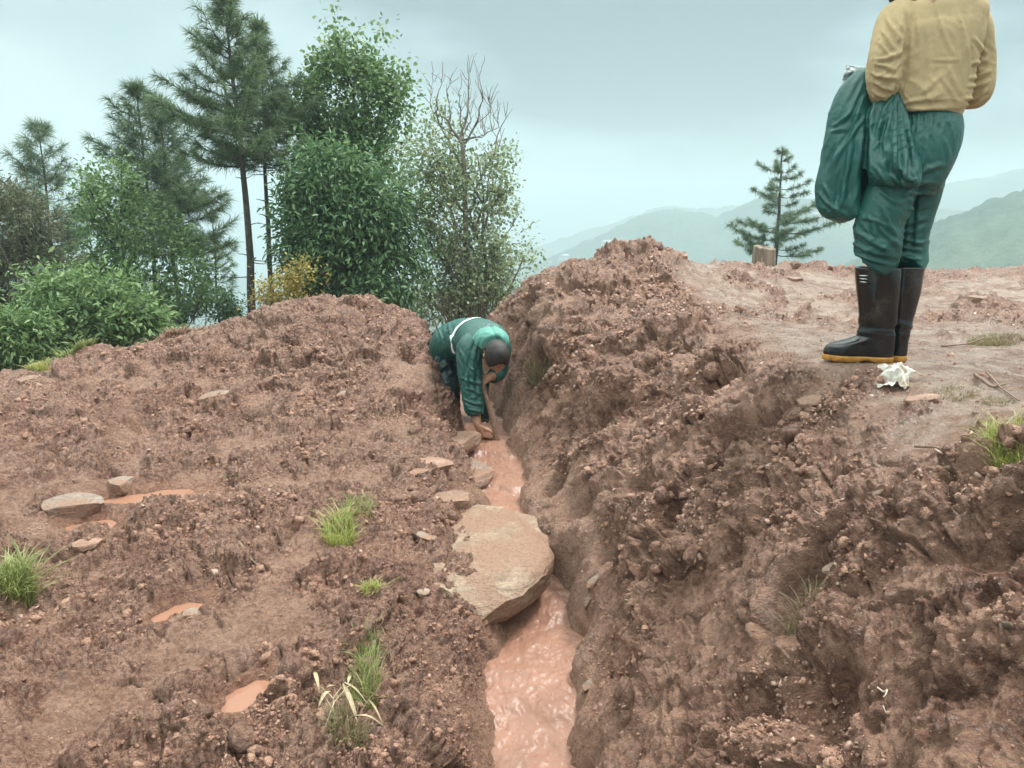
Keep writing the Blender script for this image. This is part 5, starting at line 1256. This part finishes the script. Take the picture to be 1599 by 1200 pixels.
def limbs(rg, base, top, r0, spread, levels, start=.25, n0=9, up=.9, wobble=.03, ok=None):
    """branching skeleton; returns wood parts and twig points with directions"""
    wood = []; tw = []
    def grow(p0, d, L, r, lev):
        if ok is not None and lev > 0 and not ok(p0 + d * L):
            L = L * .5
            if not ok(p0 + d * L): return
        n = 7; p1 = p0 + d * L; pts = wob(p0, p1, n, L * wobble, rg); wood.append(tube_np(pts, np.linspace(r, r * (.45 if lev else .14), n), 8 if lev == 0 else 5, False))
        if lev >= levels: 
            for t in np.linspace(.3, 1, 4): tw.append((np.array([np.interp(t, np.linspace(0, 1, n), pts[:, j]) for j in range(3)]), d))
            return
        k = n0 if lev == 0 else rg.integers(3, 6)
        for i in range(k):
            t = start + (1 - start) * (i + rg.random()) / k if lev == 0 else rg.uniform(.3, 1.0)
            c = np.array([np.interp(t, np.linspace(0, 1, n), pts[:, j]) for j in range(3)])
            a = rg.uniform(0, 6.28); s = rg.uniform(.5, 1.0) * spread; x = np.cross(d, [math.cos(a), math.sin(a), .3]); x /= np.linalg.norm(x)
            nd = d * (1 - .45 * s) + x * s; nd[2] += up * .18; nd /= np.linalg.norm(nd)
            grow(c, nd, L * rg.uniform(.38, .62) * (1.15 - .45 * t if lev == 0 else 1), r * .42, lev + 1)
        tw.append((pts[-1], d))
    d = np.array(top) - base; L = np.linalg.norm(d); grow(np.array(base, float), d / L, L, r0, 0)
    return wood, tw
def broad(base, top, r0, label, seed, mat, spread=.8, levels=2, n0=10, start=.25, nleaf=14000, L=.09, W=.05, lobes=None, clump=.16, bark_='pine bark', stems=1, cat='broadleaf tree', name='broadleaf_tree', up=.9, droop=.4, fill=0.0, mx=None):
    """lobes: (world centre, radii) ellipsoids that keep the leaves inside the silhouette"""
    rg = np.random.default_rng(seed); B = np.array(base, float); o = tree_obj(name, B, label, cat); wood = []; tw = []
    LB = [(np.array(c) - B, np.array(r)) for c, r in lobes]
    ok = lambda q: any((((q - c) / r) ** 2).sum() < .95 for c, r in LB) or q[2] < min(c[2] for c, _ in LB)
    for s in range(stems):
        j = rg.normal(size=3) * [.10, .10, 0] * (stems > 1); a = rg.uniform(0, 6.28)
        tp = (np.array(top) - B) * (1 if s == 0 else rg.uniform(.6, .92)) + (np.array([math.cos(a), math.sin(a), 0]) * (.30 * np.linalg.norm(np.array(top) - B) * .5 if s else 0))
        for _ in range(8):
            if s and not ok(tp): tp = tp * .88
        w_, t_ = limbs(rg, j, tp, r0 * (1 if s == 0 else rg.uniform(.55, .85)), spread, levels, start, n0, up, ok=ok); wood += w_; tw += t_
    V, fl = merge(wood); mesh_np('trunk', V, fl, M[bark_], o)
    P_ = np.array([a for a, _ in tw]); Dd = np.array([b for _, b in tw])
    if lobes is not None:
        Lb = [(np.array(c) - B, np.array(r)) for c, r in lobes]
        inside = np.zeros(len(P_), bool)
        for c, r in Lb: inside |= ((((P_ - c) / r) ** 2).sum(1) < 1.05)
        P_ = P_[inside]; Dd = Dd[inside]
        # extra twig ends fill the lobes' shells in clumps
        ex = []; ed = []; vol = np.array([np.prod(r) ** (2/3) for _, r in Lb]); 
        for (c, r), nv in zip(Lb, (vol / vol.sum() * fill).astype(int)):
            u = rg.normal(size=(nv, 3)); u /= np.linalg.norm(u, axis=1)[:, None]; rr = rg.uniform(.25, 1, nv) ** .45
            q = u * rr[:, None]; bumpy = 1 + .28 * fbm(u * 1.3 + c, 1.6, 3, seed=seed % 5)
            ex.append(c + q * r * bumpy[:, None]); ed.append(u)
        ex = np.concatenate(ex); ed = np.concatenate(ed)
        k = fbm(ex + 7, 1.9, 3, .6, seed=3) > -.04; P_ = np.concatenate([P_, ex[k]]); Dd = np.concatenate([Dd, ed[k]])
    if len(P_) == 0: return o
    idx = rg.integers(0, len(P_), nleaf); u = rg.normal(size=(nleaf, 3)) * clump; pos = P_[idx] + u
    V, F = leaves_at(pos, Dd[idx] * .8 + u / clump * .35, rg, L, W, droop); mesh_np('crown', V, F, M[mat], o)
    return o
def lobe(px, py, rx, ry, D, dz=.8):
    s = D / 1200 / .99; return (P(px, py, D), (rx * s, max(rx, ry) * s * dz, ry * s))
def under(px, py, D, z=None):
    q = P(px, py, D); q[2] = (hillz(q[0], q[1]) if z is None else z) - .05; return q
def trees():
    # pines
    b = under(392, 500, 13.0); pine(b, P(352, -2, 13.0) , .105, 262, 'tallest pine, thick bare lower trunk with stubs, reaching the top of the photo', 3, wmax=1.5, nbr=92, dens=1.0, nn=26, needle=.22, wd=.0075)
    b = under(421, 500, 13.8); pine(b, P(402, 32, 13.8), .075, 268, 'slim pine with a thin straight trunk close beside the tallest pine', 4, wmax=1.0, nbr=75, dens=1.0, nn=24, needle=.22, wd=.0075)
    b = under(242, 505, 15.5); pine(b, P(213, 132, 15.5), .075, 400, 'left pine of the close pair in the left group, trunk leaning slightly', 5, wmax=1.5, nbr=72, dens=.95, nn=26, needle=.26, wd=.0075)
    b = under(272, 500, 15.0); pine(b, P(250, 155, 15.0), .075, 400, 'right pine of the close pair in the left group', 6, wmax=1.35, nbr=70, dens=.95, nn=26, needle=.26, wd=.0075)
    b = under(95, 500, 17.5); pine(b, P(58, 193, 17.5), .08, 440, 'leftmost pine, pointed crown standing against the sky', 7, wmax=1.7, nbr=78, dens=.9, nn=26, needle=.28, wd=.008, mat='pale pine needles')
    b = under(338, 505, 17.0); pine(b, P(331, 330, 17.0), .05, 500, 'small young pine low between the pine pair and the tallest pine', 8, wmax=.80, nbr=46, dens=1.0, needle=.17, stubs=False)
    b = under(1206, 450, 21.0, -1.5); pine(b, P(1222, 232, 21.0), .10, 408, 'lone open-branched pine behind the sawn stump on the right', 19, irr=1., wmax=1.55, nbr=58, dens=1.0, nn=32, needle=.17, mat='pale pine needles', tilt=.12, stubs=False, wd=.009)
    # broadleaf trees
    D = 14.5; b = under(556, 500, D)
    broad(b, P(550, 55, D), .09, 'tall poplar-like tree rising behind the dense green tree', 21, 'mid leaves', .62, 2, 16, .25, 13500, .08, .060,
          [lobe(550, 75, 52, 62, D), lobe(548, 150, 78, 60, D), lobe(500, 190, 62, 75, D), lobe(592, 205, 52, 80, D), lobe(455, 190, 34, 60, D), lobe(540, 250, 80, 55, D), lobe(470, 250, 34, 50, D), lobe(620, 150, 22, 40, D)], .13, fill=900, droop=.25)
    D = 12.2; b = under(535, 500, D)
    broad(b, P(525, 240, D), .09, 'dense leafy dark green tree in the middle, left of the bare-topped tree', 22, 'dark leaves', .95, 2, 12, .15, 22000, .115, .040,
          [lobe(516, 290, 66, 60, D), lobe(570, 340, 78, 75, D), lobe(482, 372, 44, 66, D), lobe(600, 410, 58, 62, D), lobe(530, 400, 80, 85, D), lobe(560, 445, 90, 40, D), lobe(490, 432, 46, 38, D)], .15, stems=3, fill=620, droop=.7)
    D = 13.2; b = under(728, 505, D)
    broad(b, P(745, 240, D), .06, 'slender multi-stemmed tree with bare forked top twigs and thin pale foliage', 23, 'sage leaves', .6, 2, 14, .2, 15000, .062, .046,
          [lobe(748, 315, 58, 70, D), lobe(775, 390, 62, 78, D), lobe(700, 340, 60, 90, D), lobe(680, 230, 42, 70, D), lobe(650, 300, 36, 90, D), lobe(720, 440, 85, 55, D), lobe(785, 270, 22, 50, D), lobe(655, 190, 22, 32, D)], .10, 'pale bark', 5, fill=620, droop=.15)
    # bare branch crown of the same clump: its own dead tree
    D = 13.0; b = under(735, 505, D); rg = np.random.default_rng(9)
    o = tree_obj('bare_tree', b, 'leafless grey tree whose forked twigs stand bare against the sky', 'bare tree'); wood = []
    fork = P(722, 222, D) - b
    wood.append(tube_np(wob([0, 0, 0], fork, 10, .02, rg), np.linspace(.065, .035, 10), 8, False))
    for tx, ty, r in [(733, 98, .026), (690, 130, .02), (704, 128, .014), (748, 120, .016), (676, 128, .012), (718, 140, .014), (752, 195, .012), (762, 150, .010), (738, 160, .012), (770, 180, .010)]:
        p1 = P(tx, ty, D + rg.normal() * .25) - b; pts = wob(fork * (1 - .0), p1, 10, .028, rg); x = pts[:, 0].copy(); pts[:, 0] += np.sin(np.linspace(0, math.pi, 10)) * (p1[0] - fork[0]) * .45
        wood.append(tube_np(pts, np.linspace(r, .004, 10), 6, False))
        for _ in range(9):
            k = rg.integers(3, 10); d = rg.normal(size=3) * [.5, .5, .2]; d[2] += 1.0; l = rg.uniform(.12, .38); wood.append(tube_np(wob(pts[k], pts[k] + d / np.linalg.norm(d) * l, 5, .012, rg), np.linspace(.006, .003, 5), 4, False))
    for tx, ty, y0 in [(788, 200, 300), (800, 170, 330), (655, 260, 350), (640, 330, 420), (815, 330, 420)]:
        s0 = fork * .0 + (P(735, y0 + 40, D) - b); p1 = P(tx, ty, D + rg.normal() * .3) - b; pts = wob(s0, p1, 12, .03, rg); wood.append(tube_np(pts, np.linspace(.024, .004, 12), 6, False))
        for _ in range(12):
            k = rg.integers(3, 12); d = rg.normal(size=3) * [.6, .6, .2]; d[2] += .9; l = rg.uniform(.12, .4); wood.append(tube_np(wob(pts[k], pts[k] + d / np.linalg.norm(d) * l, 5, .012, rg), np.linspace(.006, .003, 5), 4, False))
    V, fl = merge(wood); mesh_np('trunk', V, fl, M['pale bark'], o)
    D = 10.6; b = under(462, 500, D)
    broad(b, P(465, 420, D), .02, 'yellow-leaved bush at the foot of the slim pine trunk', 24, 'yellow leaves', 1.0, 1, 8, .1, 1900, .045, .028,
          [lobe(470, 432, 22, 30, D), lobe(440, 455, 34, 24, D), lobe(490, 448, 24, 26, D), lobe(415, 465, 18, 18, D)], .07, stems=3, fill=170, cat='bush', name='bush')
    # left group
    D = 11.0; b = under(30, 540, D)
    broad(b, P(25, 300, D), .06, 'dark dull-green bushy tree at the left edge of the photo', 25, 'olive leaves', .9, 2, 10, .1, 19000, .085, .022,
          [lobe(10, 360, 70, 70, D), lobe(40, 440, 75, 70, D), lobe(-20, 500, 80, 80, D), lobe(20, 540, 60, 50, D)], .13, stems=3, fill=620, droop=.5)
    D = 9.6; b = under(140, 560, D)
    broad(b, P(140, 430, D), .03, 'large bright green leafy shrub along the left skyline of the mound', 26, 'mid leaves', 1.0, 2, 8, .05, 12500, .10, .036,
          [lobe(100, 470, 70, 48, D), lobe(165, 490, 72, 55, D), lobe(215, 510, 45, 36, D), lobe(60, 540, 75, 45, D), lobe(120, 540, 80, 40, D)], .11, stems=4, fill=620, droop=.7, cat='shrub', name='shrub')
    D = 8.6; b = under(20, 570, D)
    broad(b, P(15, 490, D), .02, 'fresh green fern-like shrub in the lower left corner of the trees', 27, 'mid leaves', 1.0, 1, 8, .05, 5200, .08, .026,
          [lobe(20, 520, 62, 30, D), lobe(-20, 540, 60, 40, D), lobe(70, 560, 45, 22, D)], .08, stems=3, fill=220, droop=.8, cat='shrub', name='shrub')
    D = 12.5; b = under(215, 520, D)
    broad(b, P(190, 250, D), .05, 'airy light-green tree in front of the pine pair', 28, 'mid leaves', .75, 2, 12, .2, 9000, .075, .042,
          [lobe(170, 300, 45, 50, D), lobe(200, 370, 70, 60, D), lobe(260, 400, 60, 55, D), lobe(150, 400, 50, 50, D), lobe(300, 440, 40, 40, D), lobe(225, 460, 80, 45, D)], .13, stems=3, fill=280, droop=.35)
    D = 13.5; b = under(315, 510, D)
    broad(b, P(310, 400, D), .03, 'low green bush under the small young pine', 29, 'dark leaves', 1.0, 1, 8, .1, 3600, .07, .03,
          [lobe(300, 455, 30, 30, D), lobe(350, 480, 30, 22, D), lobe(270, 480, 30, 30, D)], .09, stems=3, fill=160, cat='bush', name='bush')
    D = 17; b = under(660, 500, D)
    broad(b, P(660, 440, D), .03, 'pale low scrub seen through the gap behind the bent man\'s back', 30, 'sage leaves', 1.0, 1, 8, .1, 5500, .08, .04,
          [lobe(640, 470, 50, 30, D), lobe(700, 485, 60, 28, D), lobe(770, 480, 50, 26, D), lobe(600, 480, 40, 26, D), lobe(820, 470, 30, 20, D)], .12, stems=3, fill=380, cat='scrub', name='scrub')
trees()
# a few far-off houses
def house(px, py, Rd, wdt, label, seed):
    a, e_ = az_el(px, py); x, y = Rd * math.sin(a), Rd * math.cos(a)
    # walk out along the ray until it meets the slope
    best = None
    for r in np.linspace(120, 1500, 1400):
        xx, yy = r * math.sin(a), r * math.cos(a)
        if hillz(xx, yy) > CAMZ + r * math.tan(e_): best = (xx, yy); break
    if best is None: return
    x, y = best; o = bpy.data.objects.new('house', None); COL.objects.link(o); z = hillz(x, y) - 1; o.location = (x, y, z); o.rotation_euler = (0, 0, .3 * seed); tag(o, label, 'house')
    w_, d_, h_ = wdt, wdt * .6, 5.5
    v = [(sx * w_ / 2, sy * d_ / 2, zz) for zz in (0, h_) for sy in (-1, 1) for sx in (-1, 1)]
    mesh_np('wall', v, np.array([[0,1,5,4],[2,6,7,3],[0,4,6,2],[1,3,7,5],[0,2,3,1],[4,5,7,6]]), M['house wall'], o, smooth=False)
    e = .5; v = [(-w_/2-e, -d_/2-e, h_+.05), (w_/2+e, -d_/2-e, h_+.05), (w_/2+e, d_/2+e, h_+.05), (-w_/2-e, d_/2+e, h_+.05), (-w_/2-e, 0, h_+2), (w_/2+e, 0, h_+2)]
    mesh_np('roof', v, [np.array([[0,1,5,4],[2,3,4,5],[0,3,2,1]]), np.array([[0,4,3],[1,2,5]])], M['house roof'], o, smooth=False)
plain('house wall', (.42, .42, .41)); plain('house roof', (.36, .38, .40))
house(1277, 352, 800, 9, 'tiny white house far off on the misty slope beside the hanging jacket', 1)
house(948, 389, 800, 8, 'tiny pale house on the misty slope just above the right mound\'s peak', 2)
house(882, 415, 800, 8, 'tiny pale house low in the mist left of the right mound\'s peak', 3)
# ================================================================ haze
def build_haze():
    x0, x1, y0, y1, z0, z1 = -1410, 1410, -25, 1420, float(HZ.min()) - 8, float(HZ.max()) + 8
    c = [(x, y, z) for z in (z0, z1) for y in (y0, y1) for x in (x0, x1)]
    f = [[0,2,3,1],[4,5,7,6],[0,1,5,4],[2,6,7,3],[0,4,6,2],[1,3,7,5]]
    m = bpy.data.materials.new('air'); m.use_nodes = True; t = m.node_tree; t.nodes.clear()
    o = N(t, 'ShaderNodeOutputMaterial'); v = N(t, 'ShaderNodeVolumePrincipled')
    v.inputs['Color'].default_value = (.54, .645, .69, 1); v.inputs['Density'].default_value = HAZE; v.inputs['Anisotropy'].default_value = .0
    Lk(t, v.outputs[0], o.inputs['Volume'])
    ob = mesh_np('haze', c, np.array(f), m, smooth=False); tag(ob, kind='stuff')
HAZE = .00175
build_haze()
